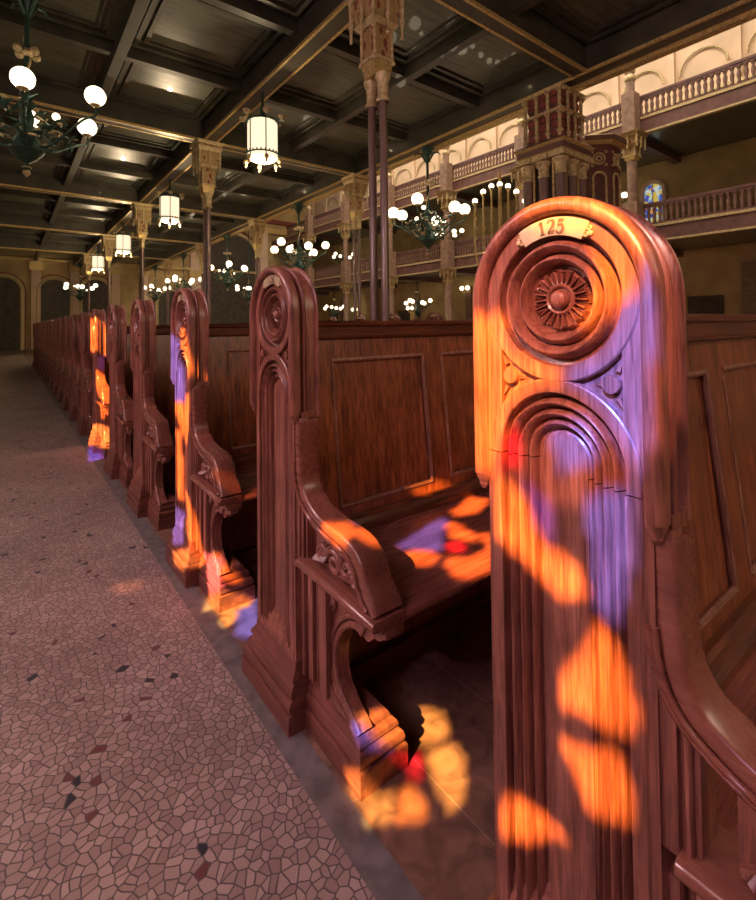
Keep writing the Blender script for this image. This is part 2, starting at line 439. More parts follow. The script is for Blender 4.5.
# end wall with arches, pilasters, painted bands
m = MB(); m.box(-3.7, 19.3, 34, 34.4, 0, 14, 0)
struct(m.build('wall_back', M['wall_ochre'], smooth=0))
m = MB(); 
for x in (-2.2, 0.6, 2.5, 4.7, 6.3, 9.6, 14.6, 17.2):
    w = 0.45 if x < 9 else 0.7
    m.box(x-w/2, x+w/2, 33.75, 34, 0, 8.5, 0); m.box(x-w/2-0.1, x+w/2+0.1, 33.7, 34, 4.6, 5.1, 1)
m.box(-3.7, 19, 33.8, 34, 5.15, 5.3, 1); m.box(-3.7, 19, 33.78, 34, 8.3, 8.7, 1); m.box(-3.7, 19, 33.82, 34, 9.1, 9.4, 2)
struct(m.build('trim_44', [M['wall_cream'], M['gold'], M['red_paint']], smooth=0))
def arch_pts(cx, z0, w, h, n=18):
    r = w/2; p = [(cx-r, z0), (cx+r, z0)]
    p += [(cx+r*cos(pi*i/n), z0+h-r+r*sin(pi*i/n)) for i in range(n+1)]
    return p
nd_ = [0]
def arch_opening(cx, z0, w, h):
    nd_[0] += 1
    m = MB(); m.prism(arch_pts(cx, z0, w, h), 33.90, 34.0, 'y', 0)
    r = w/2
    path = [(cx-r-0.12, 33.86, z0)] + [(cx-(r+0.12)*cos(pi*i/18), 33.86, z0+h-r+(r+0.12)*sin(pi*i/18)) for i in range(19)] + [(cx+r+0.12, 33.86, z0)]
    m.tube(path, 0.13, 6, 1)
    path = [(p[0]+(p[0]-cx)*0.15, 33.9, z0+h-r+(p[2]-z0-h+r)*1.15 if p[2] > z0+h-r else p[2]) for p in path]
    m.tube(path, 0.07, 6, 2)
    struct(m.build('door_%d' % nd_[0], [M['dark_opening'], M['gold_pale'], M['red_paint']], smooth=40))
arch_opening(1.5, 0, 1.5, 4.1)
arch_opening(3.6, 0, 1.4, 4.2)
arch_opening(-0.9, 0, 1.5, 4.1)
arch_opening(12.2, 0, 4.0, 7.9)
arch_opening(8.0, 0, 1.6, 3.6)

# ------------------------------------------------------------------ stained windows of the aisle wall
GL = {'X': stained('deep_violet_glass', (0.004, 0.0025, 0.006)), 'O': stained('amber_glass', (1.0, 0.40, 0.075)),
      'Y': stained('yellow_glass', (1.0, 0.60, 0.16)), 'B': stained('blue_glass', (0.11, 0.17, 1.0)),
      'R': stained('red_glass', (1.0, 0.03, 0.06)), 'V': stained('violet_glass', (0.10, 0.06, 0.55)),
      'P': stained('pink_glass', (1.0, 0.42, 0.45)), 'S': stained('rose_fill_glass', (0.135, 0.062, 0.050)), 'D': stained('smoked_amber_glass', (0.09, 0.035, 0.012))}
GK = list(GL)
PANES = [
('O', [(-0.925, 4.008), (-0.996, 4.004), (-1.075, 3.976), (-1.113, 3.915), (-1.1, 3.886), (-1.057, 3.934), (-0.995, 3.96), (-0.933, 3.971)]),
('O', [(-1.049, 3.935), (-1.099, 3.891), (-1.101, 3.853), (-1.054, 3.82), (-1.035, 3.799), (-1.016, 3.843), (-1.043, 3.871), (-1.041, 3.907)]),
('O', [(-0.821, 3.817), (-0.879, 3.833), (-0.888, 3.773), (-0.964, 3.752), (-0.989, 3.722), (-0.936, 3.71), (-0.886, 3.663), (-0.87, 3.592), (-0.856, 3.552), (-0.82, 3.543)]),
('R', [(-0.873, 3.63), (-0.913, 3.637), (-0.912, 3.584), (-0.871, 3.568)]),
('B', [(-1.104, 3.884), (-1.123, 3.842), (-1.12, 3.684), (-1.103, 3.601), (-1.075, 3.65), (-1.036, 3.708), (-0.988, 3.729), (-1.052, 3.771), (-1.074, 3.814)]),
('B', [(-0.964, 3.656), (-1.032, 3.675), (-1.046, 3.625), (-0.981, 3.596)]),
('B', [(-1.025, 3.567), (-1.087, 3.591), (-1.09, 3.49), (-1.065, 3.391), (-1.037, 3.413), (-1.031, 3.482)]),
('V', [(-0.923, 3.557), (-0.967, 3.537), (-0.962, 3.481), (-0.929, 3.486)]),
('O', [(-0.863, 3.559), (-0.915, 3.53), (-0.948, 3.468), (-1.002, 3.457), (-1.02, 3.42), (-0.981, 3.394), (-0.928, 3.421), (-0.86, 3.446)]),
('O', [(-1.04, 3.383), (-1.068, 3.358), (-1.089, 3.302), (-1.085, 3.243), (-1.04, 3.239), (-0.977, 3.227), (-0.971, 3.254), (-1.004, 3.317)]),
('O', [(-0.973, 3.175), (-1.024, 3.184), (-1.057, 3.217), (-1.081, 3.177), (-1.082, 3.138), (-1.022, 3.09), (-1.0, 3.131)]),
('O', [(-0.87, 3.011), (-0.92, 3.033), (-0.973, 3.021), (-0.858, 2.926)]),
('Y', [(-0.38, 2.834), (-0.422, 2.886), (-0.501, 2.911), (-0.548, 2.878), (-0.503, 2.832), (-0.433, 2.795)]),
('B', [(-0.363, 2.806), (-0.391, 2.824), (-0.444, 2.789), (-0.414, 2.776)]),
('R', [(-0.451, 2.781), (-0.483, 2.8), (-0.533, 2.771), (-0.498, 2.75)]),
('Y', [(-0.501, 2.812), (-0.575, 2.876), (-0.616, 2.86), (-0.652, 2.8), (-0.63, 2.766), (-0.581, 2.776)]),
('O', [(-0.485, 2.716), (-0.523, 2.744), (-0.6, 2.728), (-0.52, 2.674)]),
('Y', [(-0.433, 2.662), (-0.472, 2.707), (-0.512, 2.669), (-0.451, 2.631)]),
('Y', [(-0.342, 2.672), (-0.41, 2.716), (-0.443, 2.653), (-0.374, 2.64)]),
('B', [(-0.364, 2.8), (-0.412, 2.845), (-0.455, 2.81), (-0.394, 2.772)]),
('O', [(-0.392, 3.593), (-0.406, 3.725), (-0.489, 3.75), (-0.498, 3.642), (-0.425, 3.583)]),
('B', [(-0.339, 3.335), (-0.364, 3.444), (-0.377, 3.546), (-0.416, 3.542), (-0.462, 3.445), (-0.495, 3.404), (-0.366, 3.341)]),
('O', [(-0.406, 3.529), (-0.45, 3.548), (-0.564, 3.53), (-0.571, 3.5), (-0.478, 3.477)]),
('O', [(-0.559, 3.54), (-0.607, 3.575), (-0.653, 3.487)]),
('R', [(-0.486, 3.443), (-0.532, 3.476), (-0.566, 3.444), (-0.52, 3.42)]),
('O', [(-0.376, 3.321), (-0.424, 3.378), (-0.502, 3.389), (-0.511, 3.351), (-0.455, 3.307), (-0.402, 3.298)]),
('O', [(-0.524, 3.392), (-0.594, 3.431), (-0.625, 3.511), (-0.679, 3.437), (-0.613, 3.345), (-0.546, 3.364)]),
('O', [(-0.239, 3.588), (-0.298, 3.709), (-0.33, 3.733), (-0.275, 3.608)]),
('O', [(-0.262, 3.267), (-0.338, 3.324), (-0.398, 3.317), (-0.384, 3.261), (-0.342, 3.249)]),
('B', [(1.288, 3.775), (1.082, 3.752), (1.05, 3.508), (1.051, 3.459), (1.139, 3.438), (1.27, 3.538)]),
('O', [(1.064, 3.826), (0.901, 3.755), (0.857, 3.618), (0.935, 3.528), (1.048, 3.703)]),
('O', [(1.138, 3.499), (0.919, 3.497), (0.921, 3.334), (1.036, 3.257), (1.158, 3.396)]),
('O', [(1.141, 3.298), (1.087, 3.306), (1.073, 2.976), (1.126, 2.961)]),
('O', [(1.056, 3.029), (0.91, 3.012), (0.795, 2.779), (0.882, 2.765), (1.007, 2.89)]),
('B', [(1.219, 2.9), (1.074, 2.917), (0.992, 2.776), (1.147, 2.721)]),
('Y', [(1.133, 2.685), (0.882, 2.799), (0.823, 2.763), (0.946, 2.67), (1.08, 2.647)]),
('P', [(0.808, 2.82), (0.649, 2.852), (0.59, 2.742), (0.715, 2.662)]),
('Y', [(0.742, 2.652), (0.543, 2.762), (0.509, 2.728), (0.665, 2.616)]),
('B', [(0.566, 2.708), (0.53, 2.771), (0.301, 2.691), (0.406, 2.644)]),
('Y', [(0.628, 2.651), (0.596, 2.718), (0.488, 2.673), (0.49, 2.63)]),
('O', [(0.706, 2.82), (0.689, 2.868), (0.564, 2.818), (0.58, 2.782)]),
('R', [(0.747, 2.763), (0.6, 2.814), (0.6, 2.767), (0.735, 2.719)]),
('D', [(0.632, 3.199), (0.514, 3.26), (0.387, 3.213), (0.408, 3.169)]),
('O', [(4.333, 3.924), (3.842, 3.914), (3.777, 3.612), (4.183, 3.578)]),
('O', [(4.041, 3.406), (3.594, 3.436), (3.422, 3.166), (3.84, 3.183)]),
('V', [(3.841, 3.61), (3.594, 3.618), (3.535, 3.458), (3.841, 3.458)]),
('O', [(3.84, 3.116), (3.478, 3.142), (3.422, 3.026), (3.776, 2.993)]),
('Y', [(4.239, 2.835), (3.453, 2.993), (3.452, 2.782), (4.238, 2.614)]),
('B', [(3.653, 2.974), (3.422, 3.008), (3.367, 2.843), (3.593, 2.784)]),
('V', [(4.168, 2.604), (4.154, 2.706), (3.608, 2.659), (3.614, 2.553)]),
('S', [(-0.809, 4.061), (-1.151, 3.982), (-1.143, 3.662), (-1.062, 3.563), (-0.839, 3.501), (-0.798, 3.544)]),  # dim pane added to lift the light on the nearest pew head
('D', [(1.265, 2.399), (1.178, 2.495), (1.068, 2.501), (1.134, 2.415)]),
]

def inside(p, poly):
    c = False; n = len(poly); x, y = p
    for i in range(n):
        x1, y1 = poly[i]; x2, y2 = poly[(i+1) % n]
        if (y1 > y) != (y2 > y) and x < (x2-x1)*(y-y1)/(y2-y1)+x1: c = not c
    return c
WX = -3.5
WINS = [(-1.30, -0.02), (0.22, 1.40), (3.30, 4.45)]
WZ0, WZ1 = 2.30, 4.55
CELL = 0.0115
for i, (ya, yb) in enumerate(WINS):
    m = MB(); cy, r = (ya+yb)/2, (yb-ya)/2
    ny, nz = int((yb-ya)/CELL), int((WZ1-WZ0)/CELL)
    cand = [(c, q, min(a for a, b in q), max(a for a, b in q), min(b for a, b in q), max(b for a, b in q)) for c, q in PANES]
    vs = [(WX, ya+(yb-ya)*a/ny, WZ0+(WZ1-WZ0)*b/nz) for b in range(nz+1) for a in range(ny+1)]
    fs = []; ms = []
    for b in range(nz):
        for a in range(ny):
            y, z = ya+(yb-ya)*(a+.5)/ny, WZ0+(WZ1-WZ0)*(b+.5)/nz
            k = 'X'
            for c, q, a0, a1, b0, b1 in cand:
                if a0 <= y <= a1 and b0 <= z <= b1 and inside((y, z), q): k = c; break
            o = b*(ny+1)+a
            fs.append((o, o+1, o+ny+2, o+ny+1)); ms.append(GK.index(k))
    m.v = vs; m.f = fs; m.m = ms
    w = struct(m.build('window_%d' % (i+1), [GL[k] for k in GK], smooth=0))
    fr = MB()
    fr.box(WX-0.05, WX+0.05, ya-0.06, ya, WZ0-0.06, WZ1); fr.box(WX-0.05, WX+0.05, yb, yb+0.06, WZ0-0.06, WZ1)
    fr.box(WX-0.05, WX+0.05, ya-0.06, yb+0.06, WZ0-0.08, WZ0); fr.box(WX-0.05, WX+0.05, ya-0.06, yb+0.06, WZ1, WZ1+0.08)
    fr.build('window_frame', M['lead'], w, smooth=0)
ys = [-3.5] + [v for w in WINS for v in w] + [34]
m = MB()
for a, b in zip(ys[0::2], ys[1::2]): m.box(-3.7, -3.45, a-(0 if a == -3.5 else -0.055), b-(0 if b == 34 else 0.055), 0, CZ+0.5)
for a, b in WINS:
    m.box(-3.7, -3.45, a-0.06, b+0.06, 0, WZ0-0.07); m.box(-3.7, -3.45, a-0.06, b+0.06, WZ1+0.07, CZ+0.5)
m.box(-3.7, -3.45, -3.5, 34, CZ+0.5, 14.2)
struct(m.build('wall_left', M['plaster_aisle'], smooth=0))
m = MB(); m.box(-3.7, 19.3, -3.7, -3.5, 0, 14); struct(m.build('wall_front', M['plaster_aisle'], smooth=0))
m = MB(); m.box(-3.75, 19.3, -3.7, 34.4, 14.3, 14.5); struct(m.build('ceiling', M['beam_wood'], smooth=0))

# ------------------------------------------------------------------ the pew
CY = 0.421          # centre line of the bench end
ZC = 1.226          # centre of the round head
AZ = 0.975          # centre of the arch under the medallion
PEW_L = 2.28

def arch_frames(prof, cy, zc, zb, n=40, full=False, zb2=None):
    """profile (r, x) swept down one side, round the arch and down the other"""
    rings = []
    if zb2 is None: zb2 = zb
    rings.append([(x, cy+r, zb) for r, x in prof])
    for i in range(n+1):
        a = pi*i/n
        rings.append([(x, cy+r*cos(a), zc+r*sin(a)) for r, x in prof])
    rings.append([(x, cy-r, zb2) for r, x in prof])
    return rings
def tor(r0, r1, x0, pk, n=7):
    """half round bead between two radii: list of (r,x), rising from depth x0 to pk"""
    return [(r0+(r1-r0)*i/n, x0+(pk-x0)*sin(pi*i/n)) for i in range(n+1)]

def make_end(root, number):
    # core board of shaft and head
    m = MB()
    out = [(CY+0.133, 0.05), (CY+0.133, ZC)] + [(CY+0.133*cos(pi*i/32), ZC+0.131*sin(pi*i/32)) for i in range(33)] + [(CY-0.139, ZC), (CY-0.139, 0.05)]
    m.prism(out, 0.034, 0.083)
    # frame plate: flat ground of the head between the mouldings
    n = 48
    circ = [(CY+0.1255*cos(2*pi*i/n), ZC+0.1255*sin(2*pi*i/n)) for i in range(n)]
    # spandrel ground
    for s in (1, -1):
        o = [(CY+s*0.131, AZ), (CY+s*0.131, ZC)] + [(CY+s*0.1255*cos(radians(a)), ZC+0.1255*sin(radians(a))) for a in range(0, -84, -6)]
        o += [(CY+s*0.1255*cos(radians(a)), AZ+0.1255*sin(radians(a))) for a in range(78, -1, -6)]
        m.prism(o, 0.013, 0.036)
        o = [(CY+s*0.131, AZ), (CY+s*0.131, ZC)] + [(CY+s*0.1270*cos(radians(a)), ZC+0.1270*sin(radians(a))) for a in range(0, -37, -6)]
        o += [(CY+s*0.1270*cos(radians(a)), AZ+0.1270*sin(radians(a))) for a in range(36, -1, -6)]
        m.prism(o, 0.002, 0.015)
    # side strips of the shaft
    m.box(0.0015, 0.036, CY+0.1265, CY+0.133, 0.19, 0.9664); m.box(0.0015, 0.036, CY+0.1265, CY+0.133, 0.968, 1.20)
    m.box(0.0015, 0.036, CY-0.139, CY-0.1265, 0.19, 1.20)
    # medallion
    prof = [(0.1300, 0.034), (0.1300, 0.006), (0.1290, 0.001), (0.1270, -0.001), (0.1060, 0.000), (0.1042, 0.0025), (0.1035, 0.019), (0.0945, 0.022)]
    prof += tor(0.0940, 0.0745, 0.016, -0.002, 9)
    prof += [(0.0738, 0.021), (0.0722, 0.021)] + tor(0.0715, 0.0560, 0.018, 0.003, 9)
    prof += [(0.0550, 0.024), (0.0535, 0.0265), (0.052, 0.0285), (0.0005, 0.0285)]
    m.lathe(prof, (0, CY, ZC), 'x', 72)
    # arch and flutes
    ap = [(0.1275, 0.034), (0.1275, 0.006), (0.1262, 0.001), (0.124, -0.0005), (0.1060, 0.000), (0.1042, 0.0025), (0.1035, 0.020), (0.0975, 0.022)]
    ap += tor(0.0965, 0.0815, 0.018, 0.001, 8) + [(0.0810, 0.0225), (0.0795, 0.0225)] + tor(0.0790, 0.0650, 0.019, 0.004, 8)
    ap += [(0.0642, 0.025), (0.0622, 0.025)] + tor(0.0615, 0.0500, 0.023, 0.012, 6) + [(0.0492, 0.031), (0.0430, 0.033), (0.0425, 0.026), (0.0400, 0.024), (0.038, 0.024)]
    m.frames(arch_frames(ap, CY, AZ, 0.9680, zb2=0.9520), closed=False, cap=False)
    for s, zt in ((1, 0.9664), (-1, 0.9504)):
        m.frames([[(x, CY+s*r, z) for r, x in ap] for z in (0.20, zt)], closed=False, cap=False)
    pan = [(0.038, 0.22)] + [(0.038*cos(pi*i/18), AZ-0.0+0.038*sin(pi*i/18)) for i in range(19)]
    m.prism([(CY+0.0385, 0.20)] + [(CY+0.0385*cos(pi*i/18), AZ+0.0385*sin(pi*i/18)) for i in range(19)] + [(CY-0.0385, 0.20)], 0.0215, 0.036)
    # little joint step where the arch meets the straight mouldings
    m.box(-0.0012, 0.0, CY+0.104, CY+0.1235, 0.30, AZ-0.010); m.box(-0.0012, 0.0, CY-0.1235, CY-0.104, 0.30, AZ-0.026)
    # spandrel knobs and fillets
    for s in (1, -1):
        m.lathe([(0.0135, 0.014), (0.0135, 0.003), (0.0125, 0.001), (0.0002, 0.001)], (0, CY+s*0.0855, 1.100), 'x', 20)
        for zz in (1, -1):
            m.tube([(0.012, CY+s*0.060, 1.099+zz*.001), (0.010, CY+s*0.071, 1.099+zz*0.002)], [0.0015, 0.003], 6)
            m.prism([(CY+s*0.098, 1.100+zz*0.018), (CY+s*0.102, 1.100+zz*0.034), (CY+s*0.091, 1.100+zz*0.020)], 0.006, 0.014)
    post = m.build('end_post', M['wood_end'], root, smooth=32)
    # carved sill at the foot of the flutes
    m = MB()
    m.prism([(0.0, 0.185), (0.031, 0.185), (0.031, 0.275), (0.024, 0.268), (0.022, 0.262), (0.010, 0.245), (0.008, 0.228), (0.0, 0.215)], CY-0.104, CY+0.104, 'y')
    m.build('sill', M['wood_end'], post, smooth=30)
    # hood: thick rolls round the head
    hp = [(0.1290, 0.033), (0.1290, 0.012), (0.1305, 0.006)]
    hp += [(0.1440+0.0132*cos(a), -0.001+0.0150*sin(a)) for a in [pi*0.97+pi*1.0*i/12 for i in range(13)]]
    hp += [(0.1575, 0.006), (0.1565, 0.012), (0.1530, 0.0140), (0.1410, 0.0150), (0.1405, 0.0245), (0.1460, 0.0252)]
    hp += [(0.1470+0.0100*sin(pi*i/6), 0.0255+0.0080*i/6) for i in range(7)]
    hp += [(0.1450, 0.0340), (0.1425, 0.0375), (0.1460, 0.0390), (0.1465, 0.0625), (0.1445, 0.0645), (0.1450, 0.068)]
    hp += [(0.1480+0.0090*sin(pi*i/6), 0.069+0.013*i/6) for i in range(7)]
    hp += [(0.1290, 0.084)]
    m = MB(); m.frames(arch_frames(hp, CY, ZC, 0.925, 48), cap=True)
    # end block of the side panel and tail of the front roll
    m.box(0.016, 0.083, CY-0.1565, CY-0.1285, 0.915, 0.933); m.box(0.020, 0.080, CY-0.150, CY-0.1285, 0.903, 0.916)
    m.box(0.016, 0.083, CY+0.1285, CY+0.1565, 0.917, 0.932)
    for s in (1, -1):
        m.lathe([(0.0140, 0.002), (0.0138, -0.006), (0.0105, -0.013), (0.0085, -0.017), (0.009, -0.020), (0.005, -0.027), (0.0004, -0.029)], (0.001, CY+s*0.1430, 0.925), 'z', 14)
    m.build('hood_moulding', M['wood_end'], post, smooth=36)
    # rosette
    m = MB(); K = 22
    m.lathe([(0.0255, 0.0285), (0.0250, 0.0195), (0.0225, 0.0165), (0.0195, 0.0185), (0.0185, 0.0225), (0.0155, 0.0225), (0.0148, 0.015), (0.0125, 0.010), (0.008, 0.0065), (0.003, 0.0055), (0.0002, 0.0058)], (0, CY, ZC), 'x', 36)
    for k in range(K):
        a = 2*pi*k/K; da = pi/K
        def P(r, an, x): return (x, CY+r*cos(an), ZC+r*sin(an))
        rr = 0.0500 if k % 2 else 0.0475
        v = [P(0.0245, a-da*0.35, 0.0285), P(0.0245, a+da*0.35, 0.0285), P(rr, a+da*0.72, 0.0285), P(rr, a-da*0.72, 0.0285),
             P(0.0245, a-da*0.22, 0.0185), P(0.0245, a+da*0.22, 0.0185), P(rr-0.004, a+da*0.55, 0.0165), P(rr-0.004, a-da*0.55, 0.0165),
             P(0.036, a, 0.0215), P(0.0455, a, 0.0215)]
        m.add(v, [(0, 4, 7, 3), (1, 2, 6, 5), (2, 3, 7, 6), (0, 1, 5, 4), (4, 8, 9, 7), (5, 6, 9, 8), (4, 5, 8), (6, 7, 9)])
        m.tube([P(0.028, a+da, 0.026), P(0.046, a+da, 0.0225), P(0.0495, a+da, 0.027)], [0.0010, 0.0022, 0.0010], 5)
    m.build('rosette', M['wood_end'], post, smooth=25)
    # curved brass number plate with its figures
    m = MB(); n = 20
    a0, a1 = radians(90-28), radians(90+30)
    top = []; bot = []
    for i in range(n+1):
        a = a0+(a1-a0)*i/n
        top.append((CY+0.1265*cos(a), ZC+0.1265*sin(a))); bot.append((CY+0.0985*cos(a), ZC+0.0985*sin(a)))
    m.prism(top+bot[::-1], -0.0035, 0.0005)
    for a, s in ((a0, -1), (a1, 1)):
        for rr in (0.1180, 0.1080):
            c = (CY+rr*cos(a+s*0.025), ZC+rr*sin(a+s*0.025))
            m.lathe([(0.0045, 0.001), (0.0045, -0.0030), (0.0034, -0.0038), (0.0022, -0.0020), (0.0010, -0.0020)], (0, c[0], c[1]), 'x', 14)
        c = (CY+0.1125*cos(a+s*0.075), ZC+0.1125*sin(a+s*0.075))
        m.lathe([(0.0040, 0.001), (0.0040, -0.0032), (0.0002, -0.0040)], (0, c[0], c[1]), 'x', 12)
    if number:
        W = {'1': [[(0.15, .78, .03), (0.5, 1, .10), (0.5, 1.0, .16)], [(0.5, 1, .17), (0.5, 0, .17)], [(0.15, 0.03, .05), (0.85, .03, .05)]],
             '2': [[(0.12, .78, .14), (0.16, .92, .08), (.45, 1, .06), (.78, .90, .13), (.80, .70, .17), (.60, .45, .13), (.15, .06, .07)], [(.12, .07, .11), (.85, .09, .13)], [(.86, .08, .08), (.90, .30, .04)]],
             '5': [[(.85, 1.02, .05), (.70, .93, .11), (.22, .93, .11)], [(.22, .95, .05), (.20, .52, .05)], [(.20, .52, .05), (.45, .63, .07), (.75, .52, .14), (.82, .30, .17), (.68, .08, .12), (.40, .0, .06), (.16, .08, .10), (.16, .2, .14)]],
             '6': [[(.80, .82, .14), (.62, 1, .06), (.35, .92, .10), (.18, .50, .17), (.25, .12, .13), (.50, 0, .06), (.78, .12, .12), (.82, .35, .15), (.62, .58, .06), (.30, .50, .06), (.22, .35, .06)]]}
        for j, ch in enumerate(number):
            ang = radians(90.5 - (1-j)*8.2)
            ex = Vector((0, sin(ang), -cos(ang)))*-1      # reading direction along the plate
            ez = Vector((0, cos(ang), sin(ang)))
            org = Vector((-0.0040-0.0003*j, CY, ZC)) + ez*0.1018 - ex*0.0072
            for st in W[ch]:
                pth = smooth_path(st, 5) if len(st) > 2 else st
                k = len(pth); L = []; R = []
                for i in range(k):
                    p = Vector(pth[i][:2]); q = Vector(pth[min(i+1, k-1)][:2])-Vector(pth[max(i-1, 0)][:2])
                    q = q.normalized() if q.length > 0 else Vector((0, 1)); nn = Vector((-q.y, q.x))*pth[i][2]*1.05
                    L.append(p+nn); R.append(p-nn)
                loc = lambda p: org + ex*(p.x*0.0142) + ez*(p.y*0.0210)
                m.add([loc(p) for p in L]+[loc(p) for p in R], [(i, i+1, k+i+1, k+i) for i in range(k-1)], 1)
                m.add([loc(p)+Vector((0.0012, 0, 0)) for p in L]+[loc(p)+Vector((0.0012, 0, 0)) for p in R], [(i, i+1, k+i+1, k+i) for i in range(k-1)], 1)
    m.build('number_plate', [M['brass_plate'], M['numeral']], post, smooth=30)
    return post

def stepped(m, x0, x1, y0, y1, steps, mat=0, sides=(1, 1, 1, 1)):
    """stack of inset outlines: (inset, z); sides = which of x0,x1,y0,y1 step back"""
    rings = []
    for d, z in steps:
        a, b, c, e = x0+d*sides[0], x1-d*sides[1], y0+d*sides[2], y1-d*sides[3]
        rings.append([(a, c, z), (b, c, z), (b, e, z), (a, e, z)])
    m.frames(rings, mat)

def make_arm(root):
    post = root
    # arm board
    ctr = [(0.270, 0.905, .030, .070), (0.268, 0.82, .030, .070), (0.263, 0.745, .030, .071), (0.243, 0.700, .030, .072), (0.205, 0.672, .029, .074), (0.155, 0.652, .029, .077),
           (0.095, 0.641, .031, .080), (0.040, 0.636, .034, .082), (-0.005, 0.624, .037, .083), (-0.036, 0.598, .038, .083), (-0.050, 0.568, .036, .083),
           (-0.064, 0.545, .036, .086), (-0.082, 0.525, .032, .090), (-0.098, 0.506, .020, .090)]
    P = smooth_path(ctr, 5); rings = []; k = len(P)
    for i in range(k):
        y, z, t, w = P[i]
        ty = P[min(i+1, k-1)][0]-P[max(i-1, 0)][0]; tz = P[min(i+1, k-1)][1]-P[max(i-1, 0)][1]
        L = math.hypot(ty, tz); ny, nz = -tz/L, ty/L     # normal (lower/inner side)
        if nz > 0: ny, nz = -ny, -nz
        if i < 6: ny, nz = 1, 0
        h = t/2; r = min(0.009, h*0.7)
        sec = []
        for (sx, sn) in ((0, -1), (1, -1), (1, 1), (0, 1)):
            cx = 0.002+r if sx == 0 else w-r; cn = (h-r)*sn
            for q in range(4):
                a0 = {(0, -1): pi, (1, -1): 1.5*pi, (1, 1): 0, (0, 1): 0.5*pi}[(sx, sn)]
                a = a0+pi/2*q/3
                sec.append((cx+r*cos(a), cn+r*sin(a)))
        rings.append([(x, y+ny*n_, z+nz*n_) for x, n_ in sec])
    m = MB(); m.frames(rings)
    # bead along the outer lower edge
    bead = []; bead2 = []
    for i in range(7, k-4):
        y, z, t, w = P[i]
        ty = P[i+1][0]-P[i-1][0]; tz = P[i+1][1]-P[i-1][1]; L = math.hypot(ty, tz); ny, nz = -tz/L, ty/L
        if nz > 0: ny, nz = -ny, -nz
        if i < 12: ny, nz = (1, 0) if ny > 0 else (ny, nz)
        bead.append((0.001, y+ny*(t/2+0.001), z+nz*(t/2+0.001))); bead2.append((0.004, y+ny*(t/2+0.010), z+nz*(t/2+0.010)))
    m.tube(bead, 0.0052, 8); m.tube(bead2, [0.0045]*len(bead2), 8)
    arm = m.build('armrest', M['wood_arm'], root, smooth=45)
    # leaf scrolls under the arm
    m = MB()
    m.prism([(0.205, 0.520), (0.205, 0.645), (0.16, 0.628), (0.10, 0.615), (0.04, 0.608), (-0.01, 0.594), (-0.04, 0.568), (-0.07, 0.520)], 0.030, 0.058)
    def curl(cy, cz, r0, r1, a0, turns, x, t0, t1, n=20):
        m.tube(spiral(cy, cz, r0, r1, a0, turns, x-0.008, n), [(t0+(t1-t0)*i/(n-1))*1.25 for i in range(n)], 8)
    curl(0.085, 0.560, 0.034, 0.008, radians(20), -1.35*-1, 0.022, 0.0085, 0.005)
    curl(0.085, 0.560, 0.046, 0.030, radians(10), 0.42, 0.028, 0.006, 0.004)
    curl(0.025, 0.570, 0.026, 0.007, radians(60), -1.3, 0.020, 0.0075, 0.0045)
    curl(0.150, 0.560, 0.028, 0.007, radians(170), -1.1, 0.024, 0.007, 0.004)
    curl(-0.012, 0.548, 0.022, 0.010, radians(100), -0.6, 0.021, 0.006, 0.004)
    m.sphere((0.022, 0.085, 0.560), 0.0075, 8, 6); m.sphere((0.020, 0.025, 0.570), 0.0065, 8, 6); m.sphere((0.024, 0.150, 0.560), 0.0065, 8, 6)
    # sweeping stems
    m.tube([(0.026, 0.198, 0.530), (0.022, 0.17, 0.545), (0.020, 0.125, 0.603), (0.019, 0.09, 0.605), (0.020, 0.055, 0.585)], [0.010, 0.012, 0.009, 0.008, 0.005], 7)
    m.tube([(0.026, 0.11, 0.528), (0.022, 0.06, 0.535), (0.020, 0.02, 0.540), (0.02, -0.02, 0.575)], [0.006, 0.010, 0.009, 0.004], 7)
    # lobed leaves along the nose
    for i in range(8):
        t = i/7; y = 0.005-0.062*t; z = 0.585-0.060*t
        m.tube([(0.028, y+0.022, z-0.018+0.004*t), (0.010, y+0.008, z-0.006), (0.024, y-0.004, z+0.006)], [0.003, 0.0072, 0.003], 6)
    for i in range(5):
        t = i/4; y = 0.185-0.05*t; z = 0.535+0.012*t
        m.tube([(0.030, y+0.006, z-0.014), (0.010, y, z+0.002), (0.026, y-0.008, z+0.020)], [0.003, 0.0075, 0.003], 6)
    m.build('scroll_carving', M['wood_end'], arm, smooth=50)

